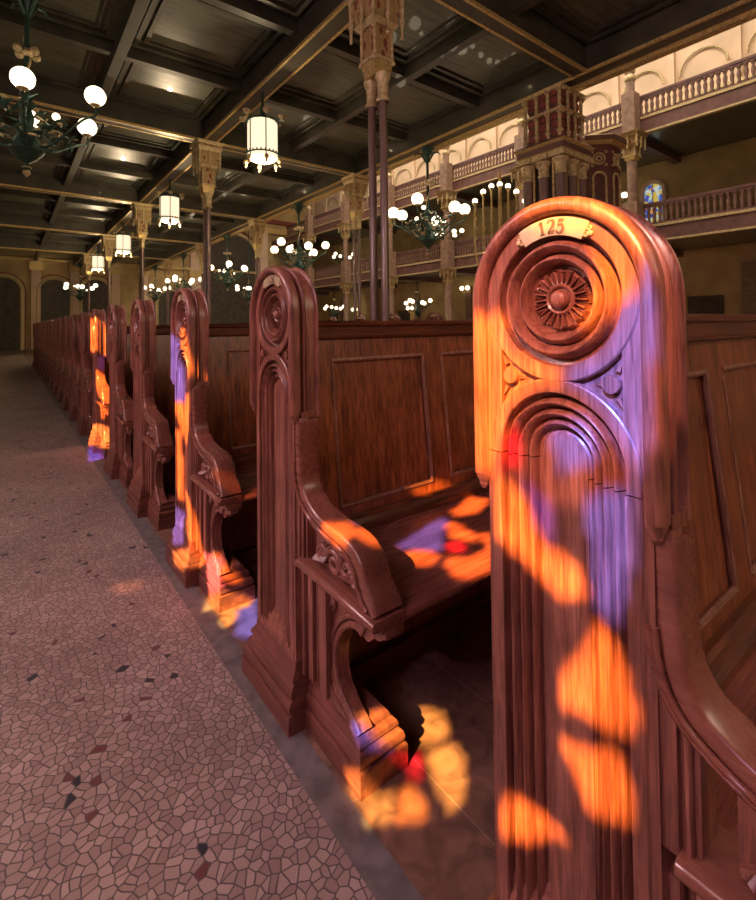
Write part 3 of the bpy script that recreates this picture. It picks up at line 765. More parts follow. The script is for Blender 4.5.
def make_bracket(root):
    # ledge roll under the arm
    m = MB()
    sec = [(0.086, 0.490), (0.086, 0.511), (0.012, 0.511)] + [(0.000+0.0125*cos(a), 0.499+0.0125*sin(a)) for a in [pi/2+pi*i/8 for i in range(9)]] + [(0.012, 0.487), (0.016, 0.486), (0.020, 0.478), (0.086, 0.478)]
    rings = [[(x, y, z+dz) for x, z in sec] for y, dz in ((0.262, 0.003), (0.240, 0.003), (0.02, -0.003), (-0.112, -0.009))]
    m.frames(rings)
    m.box(0.034, 0.084, -0.085, 0.262, 0.462, 0.482); m.box(0.028, 0.086, -0.112, -0.04, 0.450, 0.476)
    m.build('arm_ledge', M['wood_arm'], root, smooth=40, bevel=0.0012)
    # fluted upright beside the post
    m = MB()
    m.box(0.050, 0.084, 0.150, 0.290, 0.16, 0.462)
    for y0, y1, x in ((0.268, 0.284, 0.020), (0.226, 0.252, 0.026), (0.150, 0.186, 0.024)):
        m.box(x, 0.052, y0, y1, 0.16, 0.462)
    for y, r in ((0.2600, .0045), (0.2205, 0.0040), (0.2080, 0.0050), (0.1945, 0.0040)): m.tube([(0.040, y, 0.165), (0.040, y, 0.46)], r, 6)
    m.box(0.006, 0.040, 0.262, 0.2845, 0.505, 0.915); m.box(0.018, 0.072, 0.240, 0.284, 0.505, 0.70)
    m.tube([(0.014, 0.252, 0.51), (0.014, 0.252, 0.68)], 0.006, 7)
    m.build('upright', M['wood_end'], root, smooth=30, bevel=0.0012)
    # curved leg bracket with its band
    arc = smooth_path([(-0.088, 0.452), (-0.078, 0.430), (-0.058, 0.414), (-0.035, 0.410), (-0.020, 0.394), (-0.003, 0.388), (0.022, 0.400), (0.056, 0.392), (0.095, 0.360), (0.120, 0.317),
                       (0.128, 0.272), (0.118, 0.223), (0.086, 0.187), (0.044, 0.160), (0.020, 0.142)], 4)
    m = MB()
    m.prism([(0.190, 0.142), (0.190, 0.462), (-0.095, 0.462)] + arc, 0.050, 0.084)
    m.prism([(0.190, 0.150), (0.190, 0.200), (0.150, 0.198), (0.120, 0.180), (0.060, 0.155)], 0.034, 0.052)
    band = arc[22:]
    for off, x, r in ((0.009, 0.047, 0.0095), (0.030, 0.048, 0.0085)):
        pp = []
        for i, (y, z) in enumerate(band):
            a = band[max(i-1, 0)]; b = band[min(i+1, len(band)-1)]
            ty, tz = b[0]-a[0], b[1]-a[1]; L = math.hypot(ty, tz)
            pp.append((x, y+(-tz/L)*off, z+(ty/L)*off))
        m.tube(pp, r, 8)
    m.tube([(0.046, 0.178, 0.165), (0.046, 0.178, 0.452)], 0.008, 6)
    m.tube([(0.046, 0.172, 0.448), (0.046, -0.080, 0.446)], 0.009, 6)
    m.lathe([(0.018, 0.050), (0.018, 0.041), (0.014, 0.038), (0.010, 0.044), (0.006, 0.036), (0.0003, 0.034)], (0, 0.146, 0.418), 'x', 16)
    m.build('leg', M['wood_end'], root, smooth=40)
    # foot
    m = MB()
    FS = [(0, 0.0), (0, 0.058), (0.002, 0.061), (0.012, 0.061), (0.012, 0.067), (0.007, 0.069), (0.005, 0.079), (0.008, 0.092), (0.015, 0.099), (0.022, 0.101), (0.022, 0.107),
          (0.018, 0.109), (0.020, 0.120), (0.030, 0.130), (0.035, 0.131), (0.035, 0.137), (0.040, 0.146), (0.046, 0.152)]
    stepped(m, 0.028, 0.185, -0.003, 0.286, FS, sides=(0.55, 1, 0.9, 0))
    m.build('foot', M['wood_base'], root, smooth=28)
    # plinth of the post
    m = MB()
    stepped(m, -0.028, 0.110, CY-0.146, CY+0.205, [(0, 0.0), (0, 0.052), (0.002, 0.055), (0.0100, 0.055), (0.0100, 0.061), (0.0045, 0.063), (0.0030, 0.073), (0.0040, 0.084), (0.0090, 0.094), (0.0150, 0.096), (0.0150, 0.103),
             (0.0105, 0.105), (0.0110, 0.118), (0.0165, 0.134), (0.0205, 0.138), (0.0205, 0.145), (0.0165, 0.147), (0.0165, 0.156), (0.0230, 0.172), (0.0270, 0.185), (0.0270, 0.200)],
            sides=(1.0, 1.0, 0.20, 2.6))
    m.build('plinth', M['wood_base'], root, smooth=28)

def make_bench(root, L):
    # seat board with its front nosing and back fillet
    sec = [(-0.092, 0.466), (-0.104, 0.470), (-0.110, 0.480), (-0.106, 0.489), (-0.098, 0.493), (0.15, 0.490), (0.385, 0.487), (0.385, 0.462)]
    m = MB(); m.prism(sec, 0.085, L)
    m.build('seat', M['wood_seat'], root, smooth=35)
    m = MB(); m.prism([(0.330, 0.488), (0.333, 0.503), (0.345, 0.512), (0.352, 0.527), (0.362, 0.533), (0.385, 0.533), (0.385, 0.488)], 0.085, L)
    m.build('seat_fillet', M['wood_rail'], root, smooth=30)
    def by(z): return 1.381-1+(z-0.568)*0.10       # leaning plane of the back
    # frame of the back
    m = MB()
    def leanbox(x0, x1, z0, z1, d0, d1):
        v = [(x, by(z)+d, z) for z in (z0, z1) for d in (d0, d1) for x in (x0, x1)]
        m.add(v, [(0, 2, 3, 1), (4, 5, 7, 6), (0, 1, 5, 4), (2, 6, 7, 3), (0, 4, 6, 2), (1, 3, 7, 5)])
    leanbox(0.085, L, 0.0, 0.568, 0.0, 0.028); leanbox(0.085, L, 1.066, 1.145, 0.0, 0.028)
    xs = [(0.229, 0.664)]
    p = 0.772
    while p+0.435 < L-0.05: xs.append((p, p+0.435)); p += 0.543
    prev = 0.085
    for a, b in xs: leanbox(prev, a, 0.568, 1.066, 0, 0.028); prev = b
    leanbox(prev, L, 0.568, 1.066, 0, 0.028)
    back = m.build('backrest_frame', M['wood_back'], root, smooth=30)
    for a, b in xs:
        m = MB(); leanbox(a, b, 0.568, 1.066, 0.012, 0.020)
        m.build('back_panel', M['wood_back'], back, smooth=0)
        m = MB(); h = 0.0042
        c = [(a, by(0.568)+h, 0.568), (b, by(0.568)+h, 0.568), (b, by(1.066)+h, 1.066), (a, by(1.066)+h, 1.066)]
        for i in range(4):
            p0, p1 = Vector(c[i]), Vector(c[(i+1) % 4])
            m.tube([p0, p1], 0.0088, 8)
        m.build('panel_moulding', M['moulding'], back, smooth=40)
    # capping rail
    y = by(1.145)
    m = MB(); m.prism([(y-0.004, 1.140), (y-0.020, 1.146), (y-0.021, 1.152), (y-0.012, 1.156), (y-0.013, 1.184), (y-0.024, 1.190), (y-0.026, 1.200), (y-0.020, 1.206), (y+0.050, 1.206), (y+0.055, 1.198), (y+0.040, 1.186), (y+0.036, 1.150), (y+0.028, 1.140)], 0.085, L)
    m.build('cap_rail', M['wood_rail'], root, smooth=30)
    # far end board
    m = MB(); m.prism([(-0.06, 0.0), (-0.08, 0.46), (-0.10, 0.60), (0.22, 0.66), (0.30, 0.80), (0.36, 1.21), (0.50, 1.21), (0.50, 0.0)], L, L+0.035)
    m.build('end_board', M['wood_back'], root, smooth=0, bevel=0.003)
    # low foot board behind the legs
    m = MB(); m.box(0.19, L, 0.300, 0.330, 0.0, 0.075); m.box(0.085, L, 0.20, 0.225, 0.385, 0.462)
    m.build('stretcher', M['wood_rail'], root, smooth=0)

def make_pew(number, L=PEW_L):
    root = empty('pew')
    post = make_end(root, number)
    make_arm(root); make_bracket(root); make_bench(root, L)
    return root

ORD = ['nearest', 'second', 'third', 'fourth', 'fifth', 'sixth', 'seventh', 'eighth', 'ninth', 'tenth', 'eleventh', 'twelfth', 'thirteenth', 'fourteenth',
       'fifteenth', 'sixteenth', 'seventeenth', 'eighteenth', 'nineteenth', 'twentieth']
LOOK = ['large carved oak pew with brass number 125 on its round head, closest to the viewer',
        'carved oak pew second from the viewer, coloured light across its seat and scrolled armrest',
        'third carved oak pew from the viewer, amber and violet light down its front post',
        'fourth carved oak pew from the viewer, dark and unlit, beside the aisle',
        'fifth carved oak pew from the viewer, dark and unlit with pale sheen on its medallion',
        'sixth carved oak pew from the viewer, orange light down its post at the aisle']
GRP = 'carved pews along the mosaic aisle'
pew0 = make_pew('125')
tag(pew0, LOOK[0], 'pew', GRP)
pewn = make_pew('126')
SHIFT = {2: 0.008, 3: 0.028, 4: -0.007, 5: -0.006}
for n in range(1, 20):
    o = pewn if n == 1 else copy_tree(pewn)
    o.location = (0, n+SHIFT.get(n, 0), 0)
    tag(o, LOOK[n] if n < 6 else 'carved oak pew beside the mosaic aisle, %s in the row from the viewer' % ORD[n], 'pew', GRP)
# the next block of pews across the middle aisle, only their heads show over the nearer pews
block = make_pew('', 1.10)
for k, n in enumerate(range(4, 13)):
    o = block if k == 0 else copy_tree(block)
    o.location = (4.62, n, 0)
    tag(o, 'far pew with only its round head showing over a bench back, %s from the right' % ORD[k].replace('nearest', 'first'), 'pew', 'pews of the far block')

# ------------------------------------------------------------------ columns
def sq(m, c, h, z0, z1, h1=None, mat=0):
    h1 = h if h1 is None else h1
    m.frames([[(c[0]-h, c[1]-h, z0), (c[0]+h, c[1]-h, z0), (c[0]+h, c[1]+h, z0), (c[0]-h, c[1]+h, z0)],
              [(c[0]-h1, c[1]-h1, z1), (c[0]+h1, c[1]-h1, z1), (c[0]+h1, c[1]+h1, z1), (c[0]-h1, c[1]+h1, z1)]], mat)
def capital(root, z0, z1, s, ys=(0,)):
    """ornate tapering capital from z0 (neck) to z1 (abacus top), half width s"""
    H = z1-z0
    m = MB()
    for y in ys:
        m.lathe([(s*.22, 0), (s*.26, H*.02), (s*.20, H*.05), (s*.22, H*.17), (s*.30, H*.20), (s*.30, H*.23)], (0, y, z0), 'z', 12, 0)
    sq(m, (0, 0), s*.34, z0+H*.22, z0+H*.34, s*.42, 2)
    sq(m, (0, 0), s*.46, z0+H*.34, z0+H*.37, mat=0)
    sq(m, (0, 0), s*.34, z0+H*.37, z0+H*.62, s*.38, 1)
    for sx in (-1, 1):
        for sy in (-1, 1):
            m.tube([(sx*s*.40, sy*s*.40, z0+H*.36), (sx*s*.40, sy*s*.40, z0+H*.63)], s*.065, 6, 0)
            m.sphere((sx*s*.44, sy*s*.44, z0+H*.34), s*.08, 6, 5, 0)
    sq(m, (0, 0), s*.48, z0+H*.62, z0+H*.66, s*.62, 0)
    sq(m, (0, 0), s*.56, z0+H*.66, z0+H*.86, s*.66, 1)
    for sx in (-1, 0, 1):
        for sy in (-1, 0, 1):
            if sx == 0 and sy == 0: continue
            c = (sx*s*.68, sy*s*.68)
            m.tube([(c[0], c[1], z0+H*.56), (c[0], c[1], z0+H*.86)], [s*.05, s*.10], 6, 0)
            m.sphere((c[0], c[1], z0+H*.55), s*.075, 6, 5, 0)
            m.lathe([(s*.09, 0), (s*.12, H*.03), (s*.09, H*.05)], (c[0], c[1], z0+H*.66), 'z', 8, 0)
    sq(m, (0, 0), s*.74, z0+H*.86, z0+H*.91, s*.84, 0)
    sq(m, (0, 0), s*.80, z0+H*.91, z0+H*.955, mat=1)
    sq(m, (0, 0), s*.86, z0+H*.955, z0+H, s*.92, 0)
    return m.build('capital', [M['gold_pale'], M['carved'], M['gold']], root, smooth=35)
def make_column():
    r = empty('column')
    for y in (-0.10, 0.10):
        m = MB()
        m.lathe([(0.075, 0), (0.075, 0.12), (0.060, 0.14), (0.064, 0.17), (0.050, 0.20), (0.046, 0.24), (0.043, 3.55)], (0, y, 0.12), 'z', 16, cap=True)
        m.build('shaft', M['iron_mauve'], r, smooth=40)
    m = MB(); m.box(-0.12, 0.12, -0.22, 0.22, 0, 0.12); m.build('base', M['stone_column'], r, smooth=0, bevel=0.01)
    capital(r, 3.60, CZ, 0.295, (-0.10, 0.10))
    return r
col0 = make_column()
k = 0
CN = ['second', 'third', 'fourth', 'fifth']
for x, row in ((2.53, 'left'), (6.26, 'right')):
    for i, y in enumerate((3.75, 9.75, 15.75, 21.75, 27.75)):
        if x > 6 and i == 0: continue
        yy = 4.10 if i == 0 else y+0.04
        o = col0 if k == 0 else copy_tree(col0)
        k += 1
        o.location = (x, yy, 0)
        if i == 0: lab = 'tall pair of slender mauve iron shafts rising just behind the second pew'
        elif row == 'left': lab = 'slender iron column with gilt capital in the lantern row, %s from the right' % CN[i-1]
        else: lab = 'slender iron column with gilt capital at the nave edge, %s after the pier' % CN[i-1]
        tag(o, lab, 'column', 'slender columns carrying the gallery')

# clustered pier
pr = empty('clustered_pier', (6.26, 4.28, 0))
tag(pr, 'dark clustered pier with gilt capitals and red panels above, rising behind the nearest pew head', 'pier')
m = MB(); sq(m, (0, 0), .46, 0, .5); sq(m, (0, 0), .42, .5, .6); m.build('base', M['stone_column'], pr, smooth=0, bevel=0.01)
m = MB(); sq(m, (0, 0), .24, .6, 3.86); m.build('core', M['dark_opening'], pr, smooth=0)
SP = [(a*.29, b*.29) for a, b in ((-1, -1), (-1, 0), (-1, 1), (0, -1), (0, 1), (1, -1), (1, 0), (1, 1))]
for a, b in SP:
    m = MB(); m.lathe([(.11, 0), (.09, .06), (.078, .12), (.078, 2.88)], (a, b, .6), 'z', 14, cap=True)
    m.build('shaft', M['iron_mauve'], pr, smooth=40)
    m = MB(); m.lathe([(.085, 0), (.095, .03), (.080, .05), (.085, .14), (.115, .20), (.13, .24), (.10, .26)], (a, b, 3.46), 'z', 14, 0)
    for j in range(8):
        q = 2*pi*j/8; m.sphere((a+.105*cos(q), b+.105*sin(q), 3.66), .026, 6, 5, 0)
    sq(m, (a, b), .135, 3.72, 3.80, mat=0)
    m.build('shaft_capital', M['gold_pale'], pr, smooth=40)
for xx in (-.17, .17):
    m = MB(); m.tube([(xx, -.30, .6), (xx, -.30, 3.8)], .02, 6); m.tube([(-.30, xx, .6), (-.30, xx, 3.8)], .02, 6); m.build('gilt_rib', M['gold'], pr)
m = MB(); sq(m, (0, 0), .38, 3.80, 3.83, .41, 0); sq(m, (0, 0), .41, 3.83, 3.92, .41, 1); sq(m, (0, 0), .41, 3.92, 3.96, .45, 0); sq(m, (0, 0), .45, 3.96, 4.02, .38, 1)
m.build('cornice', [M['gold'], M['gallery_wood']], pr, smooth=0)
m = MB(); sq(m, (0, 0), .27, 4.02, 4.84, mat=0)
for sgn in (-1, 1):
    for t in (-.30, -.10, .10, .30):
        m.tube([(sgn*.31, t, 4.02), (sgn*.31, t, 4.84)], .028, 8, 1)
        if abs(t) < .2: m.tube([(t, sgn*.31, 4.02), (t, sgn*.31, 4.84)], .028, 8, 1)
        for z in (4.10, 4.42, 4.76):
            for q in ((sgn*.31, t), (t, sgn*.31)): m.lathe([(.03, 0), (.05, .03), (.03, .06)], (q[0], q[1], z), 'z', 8, 1)
    for t in (-.20, 0, .20):
        for k in range(6):
            z = 4.08+k*.125
            if k == 3: continue
            m.box(sgn*.285-.012, sgn*.285+.012, t-.055, t+.055, z, z+.085, 2); m.box(t-.055, t+.055, sgn*.285-.012, sgn*.285+.012, z, z+.085, 2)
for z in (4.44, 4.78):
    sq(m, (0, 0), .34, z, z+.03, .37, 1)
    for t in (-.3, -.1, .1, .3):
        for sgn in (-1, 1): m.sphere((sgn*.36, t, z-.03), .026, 6, 5, 1); m.sphere((t, sgn*.36, z-.03), .026, 6, 5, 1)
m.build('upper_pier', [M['gallery_wood'], M['gold_pale'], M['red_paint']], pr, smooth=30)

# pulpit
pu = empty('pulpit', (8.12, 4.66, 0.40))
tag(pu, 'octagonal dark red pulpit with gilt roundels and arched panels beside the clustered pier', 'pulpit')
def octo(m, r, z0, z1, r1=None, mat=0):
    r1 = r if r1 is None else r1
    m.frames([[(q*cos(pi/8+pi/4*i), q*sin(pi/8+pi/4*i), z) for i in range(8)] for q, z in ((r, z0), (r1, z1))], mat)
m = MB(); octo(m, .34, -.40, 1.6); octo(m, .34, 1.6, 2.1, .52); m.build('pedestal', M['gallery_wood'], pu, smooth=0)
m = MB(); octo(m, .50, 2.1, 4.02, mat=0); octo(m, .56, 2.1, 2.25, mat=1); m.build('drum', [plain('oxblood_panel', (0.13, 0.042, 0.032), 0.5, 0, 0.3, 8), M['gallery_wood']], pu, smooth=0)
m = MB(); octo(m, .53, 4.02, 4.08, .60, 1); octo(m, .62, 4.08, 4.16, mat=0); octo(m, .62, 4.16, 4.19, .55, 1); m.build('cornice', [M['gallery_wood'], M['gold']], pu, smooth=0)
for i in range(8):
    a = pi/4*i; R = .50*cos(pi/8)+.004
    ex = Vector((-sin(a), cos(a), 0)); en = Vector((cos(a), sin(a), 0))
    W = lambda u, z, d=0: en*(R+d)+ex*u+Vector((0, 0, z))
    m = MB()
    m.tube([W(.10*cos(t), 3.76+.10*sin(t), .012) for t in [2*pi*j/16 for j in range(17)]], .020, 6)
    m.tube([W(.045*cos(t), 3.76+.045*sin(t), .014) for t in [2*pi*j/12 for j in range(13)]], .020, 6)
    for u in (-.12, .12):
        for z in (3.64, 3.88): m.sphere(W(u, z, .01), .032, 6, 5)
    m.tube([W(-.11, 2.35, .01), W(-.11, 3.38, .01)] + [W(-.11*cos(pi*j/10), 3.40+.11*sin(pi*j/10), .01) for j in range(11)] + [W(.11, 2.35, .01)], .022, 6)
    m.tube([W(-.11, 2.35, .01), W(.11, 2.35, .01)], .022, 6)
    m.build('gilt_ornament', M['gold_pale'], pu, smooth=50)

# ------------------------------------------------------------------ lanterns under the gallery
def make_lantern():
    r = empty('hanging_lantern')
    R = 0.25; z0, z1 = 3.86, 4.44
    m = MB(); m.lathe([(0.02, z0-.02), (R*.6, z0-.045), (R-.02, z0), (R-.012, z0+.05), (R-.012, z1-.03), (R-.03, z1), (0.03, z1+.02)], (0, 0, 0), 'z', 12)
    m.build('glass', M['lantern'], r, smooth=20)
    m = MB()
    for i in range(6):
        a = pi/3*i+.3
        m.tube([(R*cos(a), R*sin(a), z0-.02), (R*cos(a), R*sin(a), z1+.02)], .009, 6, 0)
        c = (R*1.28*cos(a), R*1.28*sin(a))
        m.tube([(R*.9*cos(a), R*.9*sin(a), z1+.03), (c[0], c[1], z1+.06)], .012, 6, 0)
    for zz in (z0+.06, z1): m.tube([(R*cos(2*pi*j/24), R*sin(2*pi*j/24), zz) for j in range(25)], .013, 6, 0)
    for j in range(24): m.sphere((R*1.01*cos(2*pi*j/24), R*1.01*sin(2*pi*j/24), z0+.085), .014, 5, 4, 0)
    m.lathe([(.12, 0), (.05, .08), (.035, .14), (.045, .20), (.02, .26), (.02, CZ-z1)], (0, 0, z1), 'z', 10, 0)
    m.build('frame', M['iron_green'], r, smooth=40)
    for i in range(6):
        a = pi/3*i+.3; c = (R*1.28*cos(a), R*1.28*sin(a))
        m = MB(); m.lathe([(.001, -.03), (.03, -.02), (.062, .01), (.066, .035), (.03, .045)], (c[0], c[1], z1+.06), 'z', 10)
        m.build('gilt_cup', M['gold_pale'], r, smooth=50)
        c = (R*1.12*cos(a), R*1.12*sin(a))
        m = MB(); m.lathe([(.012, .03), (.04, .0), (.038, -.03), (.018, -.05), (.026, -.07), (.014, -.10), (.001, -.11)], (c[0], c[1], z0-.03), 'z', 10)
        m.build('gilt_drop', M['gold_pale'], r, smooth=50)
    return r
l0 = make_lantern()
for i, y in enumerate((7.08, 12.6, 18.7, 24.7)):
    o = l0 if i == 0 else copy_tree(l0)
    o.location = (2.53, y, 0)
    tag(o, 'lit hexagonal lantern hanging under the dark gallery ceiling, %s of four' % ['the largest and nearest', 'second', 'third', 'the smallest and farthest'][i], 'lantern', 'lanterns hanging under the gallery')
    bulb(o, 3.50, 85)

# ------------------------------------------------------------------ chandeliers
def make_chandelier(top, zg=3.62, R=0.80, n=6, detail=True):
    """hangs from z=top; ring of globes at zg"""
    r = empty('chandelier')
    m = MB()
    m.tube([(0, 0, zg-.80), (0, 0, top)], .030, 8, 0)
    m.lathe([(.03, 0), (.05, .10), (.12, .24), (.15, .28), (.05, .30), (.04, .45)], (0, 0, top-.30), 'z', 10, 0)
    m.lathe([(.005, -.16), (.05, -.12), (.03, -.05), (.10, 0), (.19, .10), (.14, .22), (.06, .34), (.08, .5), (.05, .6), (.10, .66), (.04, .74)], (0, 0, zg-.78), 'z', 12, 0)
    for i in range(4):
        a = pi/2*i+.4
        m.tube([(.03*cos(a), .03*sin(a), top-.30), (.12*cos(a), .12*sin(a), top-.12), (.22*cos(a), .22*sin(a), top-.10), (.27*cos(a), .27*sin(a), top-.16)], [.02, .028, .02, .01], 6, 0)
        m.sphere((.12*cos(a), .12*sin(a), top-.75), .05, 8, 6, 1)
    m.lathe([(.03, 0), (.07, .05), (.03, .1)], (0, 0, top-.80), 'z', 8, 1)
    rng = random.Random(5)
    for i in range(84 if detail else 16):
        a = rng.uniform(0, 2*pi); rr = rng.uniform(.12, .55); z = zg-.45+rng.uniform(-.22, .42)*(1-rr)
        p = Vector((rr*cos(a), rr*sin(a), z)); d = Vector((rng.uniform(-1, 1), rng.uniform(-1, 1), rng.uniform(-.3, 1)))*.075
        m.tube([p-d, p+Vector((d.y, -d.x, .03))*.4, p+d], [.005, .026, .006], 5, 0 if rng.random() < .72 else 1)
    m.tube([(0.03*cos(t*9), 0.03*sin(t*9), zg-.1+t*.8) for t in [j/16 for j in range(17)]], .014, 5, 1)
    m.build('stem', [M['iron_green'], M['gold_pale']], r, smooth=50)
    m = MB(); m.lathe([(.001, -.10), (.045, -.05), (.03, -.02), (.05, .02), (.02, .05)], (0, 0, zg-.90), 'z', 10); m.build('finial', M['gold_pale'], r, smooth=50)
    for i in range(n):
        a = 2*pi*i/n+.2
        ca, sa = cos(a), sin(a); zz = zg+(.0 if i % 2 else -.12); R_ = R if i % 2 else R*.92
        m = MB()
        m.tube(smooth_path([(.1*ca, .1*sa, zg-.62), (.3*ca, .3*sa, zg-.60), (.5*R_/.62*ca, .5*R_/.62*sa, zz-.30), (R_*ca, R_*sa, zz-.24), (R_*ca, R_*sa, zz-.10)], 4), .016, 6, 0)
        m.tube(smooth_path([(.25*ca, .25*sa, zg-.42), (.36*ca, .36*sa, zg-.30), (.46*ca, .46*sa, zg-.34), (.42*ca, .42*sa, zg-.40)], 4), .012, 5, 0)
        m.lathe([(.02, -.14), (.06, -.11), (.05, -.085)], (R_*ca, R_*sa, zz), 'z', 8, 1)
        m.build('arm', [M['iron_green'], M['gold_pale']], r, smooth=50)
        m = MB(); m.sphere((R_*ca, R_*sa, zz), .118, 14, 10); m.build('globe', M['globe'], r, smooth=60)
        if detail and i % 2:
            m = MB(); m.sphere((.34*ca, .34*sa, zg-.06-.1*(i % 3)), .045, 10, 7); m.build('globe', M['globe'], r, smooth=60)
    return r
ch0 = make_chandelier(CZ-.03)
GC = 'globe chandeliers hanging at the edge of the nave'
for i, y in enumerate((7.2, 12.8, 18.75, 24.75, 30.6)):
    o = ch0 if i == 0 else copy_tree(ch0)
    o.location = (6.26, y, 0); o.rotation_euler.z = [0.35, .2, 1.1, .6, .9][i]
    bulb(o, 3.0, 260)
    tag(o, 'green chandelier of lit globes, %s' % ['largest one, just right of the tall iron shafts', 'second from the nearest, over the second pew head', 'third from the nearest, left of the second pew head',
        'fourth from the nearest, over the third pew head', 'the farthest one, left of the third pew head'][i], 'chandelier', GC)
o = copy_tree(ch0); o.location = (-0.50, 7.1, 0.40); bulb(o, 3.2, 60); o.rotation_euler.z = .25
tag(o, 'globe chandelier hanging over the mosaic aisle at the left edge', 'chandelier')
o = make_chandelier(13.96); o.location = (11.0, 28.0, 0); bulb(o, 3.2, 260)
tag(o, 'globe chandelier far down the nave just left of the second pew head', 'chandelier')
o = copy_tree(ch0); o.location = (2.53, 31.4, 0); bulb(o, 3.2, 200)
tag(o, 'low globe chandelier before the end wall above the dark fourth pew head', 'chandelier')
WORDS = ['first', 'second', 'third']
ch1 = make_chandelier(CZ-.03, 3.62, .70, 6, False)
for i, y in enumerate((19.6, 28.2, 13.2)):
    o = ch1 if i == 0 else copy_tree(ch1)
    o.location = (17.3, y, -1.10)
    bulb(o, 3.3, 900)
    tag(o, 'small globe chandelier under the lower far gallery, %s' % ['right of the tall iron shafts', 'left of the tall iron shafts', 'hidden low behind the nearest pew head'][i], 'chandelier', 'chandeliers under the far gallery')
for i, y in enumerate((9.0, 17.2, 27.0)):
    o = copy_tree(ch1); o.location = (17.3, y, 2.38); bulb(o, 3.3, 650)
    tag(o, 'small globe chandelier on the upper storey across the nave, %s from the right' % WORDS[i], 'chandelier', 'chandeliers of the upper far storey')

# candelabrum standing in the nave
cd = empty('candelabrum', (7.35, 6.20, 0))
tag(cd, 'tall gilt standing candelabrum with upright rods and small lit globes, left of the pier', 'candelabrum')
m = MB(); m.lathe([(.34, 0), (.34, .08), (.22, .14), (.10, .3), (.06, .6), (.05, 2.0), (.09, 2.1), (.04, 2.25), (.03, 4.35)], (0, 0, 0), 'z', 12, cap=True); m.build('stand', M['gold'], cd, smooth=40)
for i in range(7):
    t = (i-3)/3; a = -0.62
    ux, uy = cos(a), sin(a); off = t*.52
    zt = 3.62+.35*(1-t*t)
    m = MB(); m.tube(smooth_path([(0, 0, 2.2), (off*.6*ux, off*.6*uy, 2.25), (off*ux, off*uy, 2.6), (off*ux, off*uy, zt)], 4), .020, 6, 0)
    for k2 in range(5): m.lathe([(.02, -.05), (.038, 0), (.02, .05)], (off*ux, off*uy, 2.75+k2*.2), 'z', 7, 1)
    m.lathe([(.02, 0), (.05, .04), (.05, .06)], (off*ux, off*uy, zt), 'z', 8, 1)
    m.build('branch', [M['gold'], M['gold_pale']], cd, smooth=40)
    m = MB(); m.sphere((off*ux, off*uy, zt+.10), .058, 10, 8); m.build('globe', M['globe'], cd, smooth=60)

# ------------------------------------------------------------------ far gallery: columns and balustrades
def gallery_column():
    r = empty('gallery_column')
    m = MB(); sq(m, (0, 0), .26, 0, .5); m.build('base', M['stone_column'], r, smooth=0)
    m = MB(); m.lathe([(.20, 0), (.16, .08), (.16, 2.6)], (0, 0, .5), 'z', 14); sq(m, (0, 0), .17, 4.3, 4.9); m.lathe([(.15, 4.6), (.15, 6.4)], (0, 0, 0), 'z', 14); m.lathe([(.13, 8.0), (.13, 12.0)], (0, 0, 0), 'z', 14)
    m.build('shaft', M['stone_column'], r, smooth=40)
    for z0, z1, s in ((2.85, 3.71, .36), (6.1, 7.20, .42)):
        capital(r, z0, z1, s)
    m = MB(); sq(m, (0, 0), .22, 3.71, 5.0); sq(m, (0, 0), .20, 7.20, 8.5); m.build('pedestal', M['stone_column'], r, smooth=0)
    m = MB()
    for i in range(6): m.sphere((0, 0, 9.0+i*.28), .18, 8, 6)
    m.build('leaf_collar', M['gold_pale'], r, smooth=50)
    return r
g0 = gallery_column()
GY = [2.9, 7.0, 11.1, 15.15, 19.25, 23.4, 27.7]
WORD = ['first', 'second', 'third', 'fourth', 'fifth', 'sixth', 'seventh', 'eighth']
for i, y in enumerate(GY):
    o = g0 if i == 0 else copy_tree(g0)
    o.location = (15.10, y, 0)
    tag(o, 'brown stone column with gilt capitals across the nave, %s from the right' % WORD[i], 'column', 'columns of the far gallery')
def balustrade():
    r = empty('balustrade')
    m = MB(); m.box(-.06, .06, 0, 4.0, .62, .70); m.box(-.045, .045, 0, 4.0, .56, .62); m.build('handrail', M['gallery_wood'], r, smooth=0)
    m = MB(); m.box(-.06, .06, 0, 4.0, 0, .06); m.build('bottom_rail', M['gallery_wood'], r, smooth=0)
    b0 = None
    for j in range(24):
        y = .12+j*.163
        if b0 is None:
            m = MB(); m.lathe([(.045, .06), (.06, .10), (.035, .16), (.055, .26), (.06, .34), (.032, .44), (.055, .50), (.062, .53), (.062, .56)], (0, 0, 0), 'z', 8)
            b0 = m.build('baluster', M['gallery_pale'], r, smooth=50); b0.location = (0, y, 0)
        else:
            c = b0.copy(); C.objects.link(c); c.parent = r; c.location = (0, y, 0)
    return r
bl = balustrade(); first = True
for z, nm in ((4.26, 'lower'), (7.76, 'upper')):
    for i in range(8):
        y = -1.2+4.1*i
        o = bl if first else copy_tree(bl); first = False
        o.location = (15.43, y+.05, z)
        tag(o, 'turned timber balustrade of the %s far gallery, %s bay from the right' % (nm, WORD[i]), 'balustrade', 'balustrades of the far galleries')

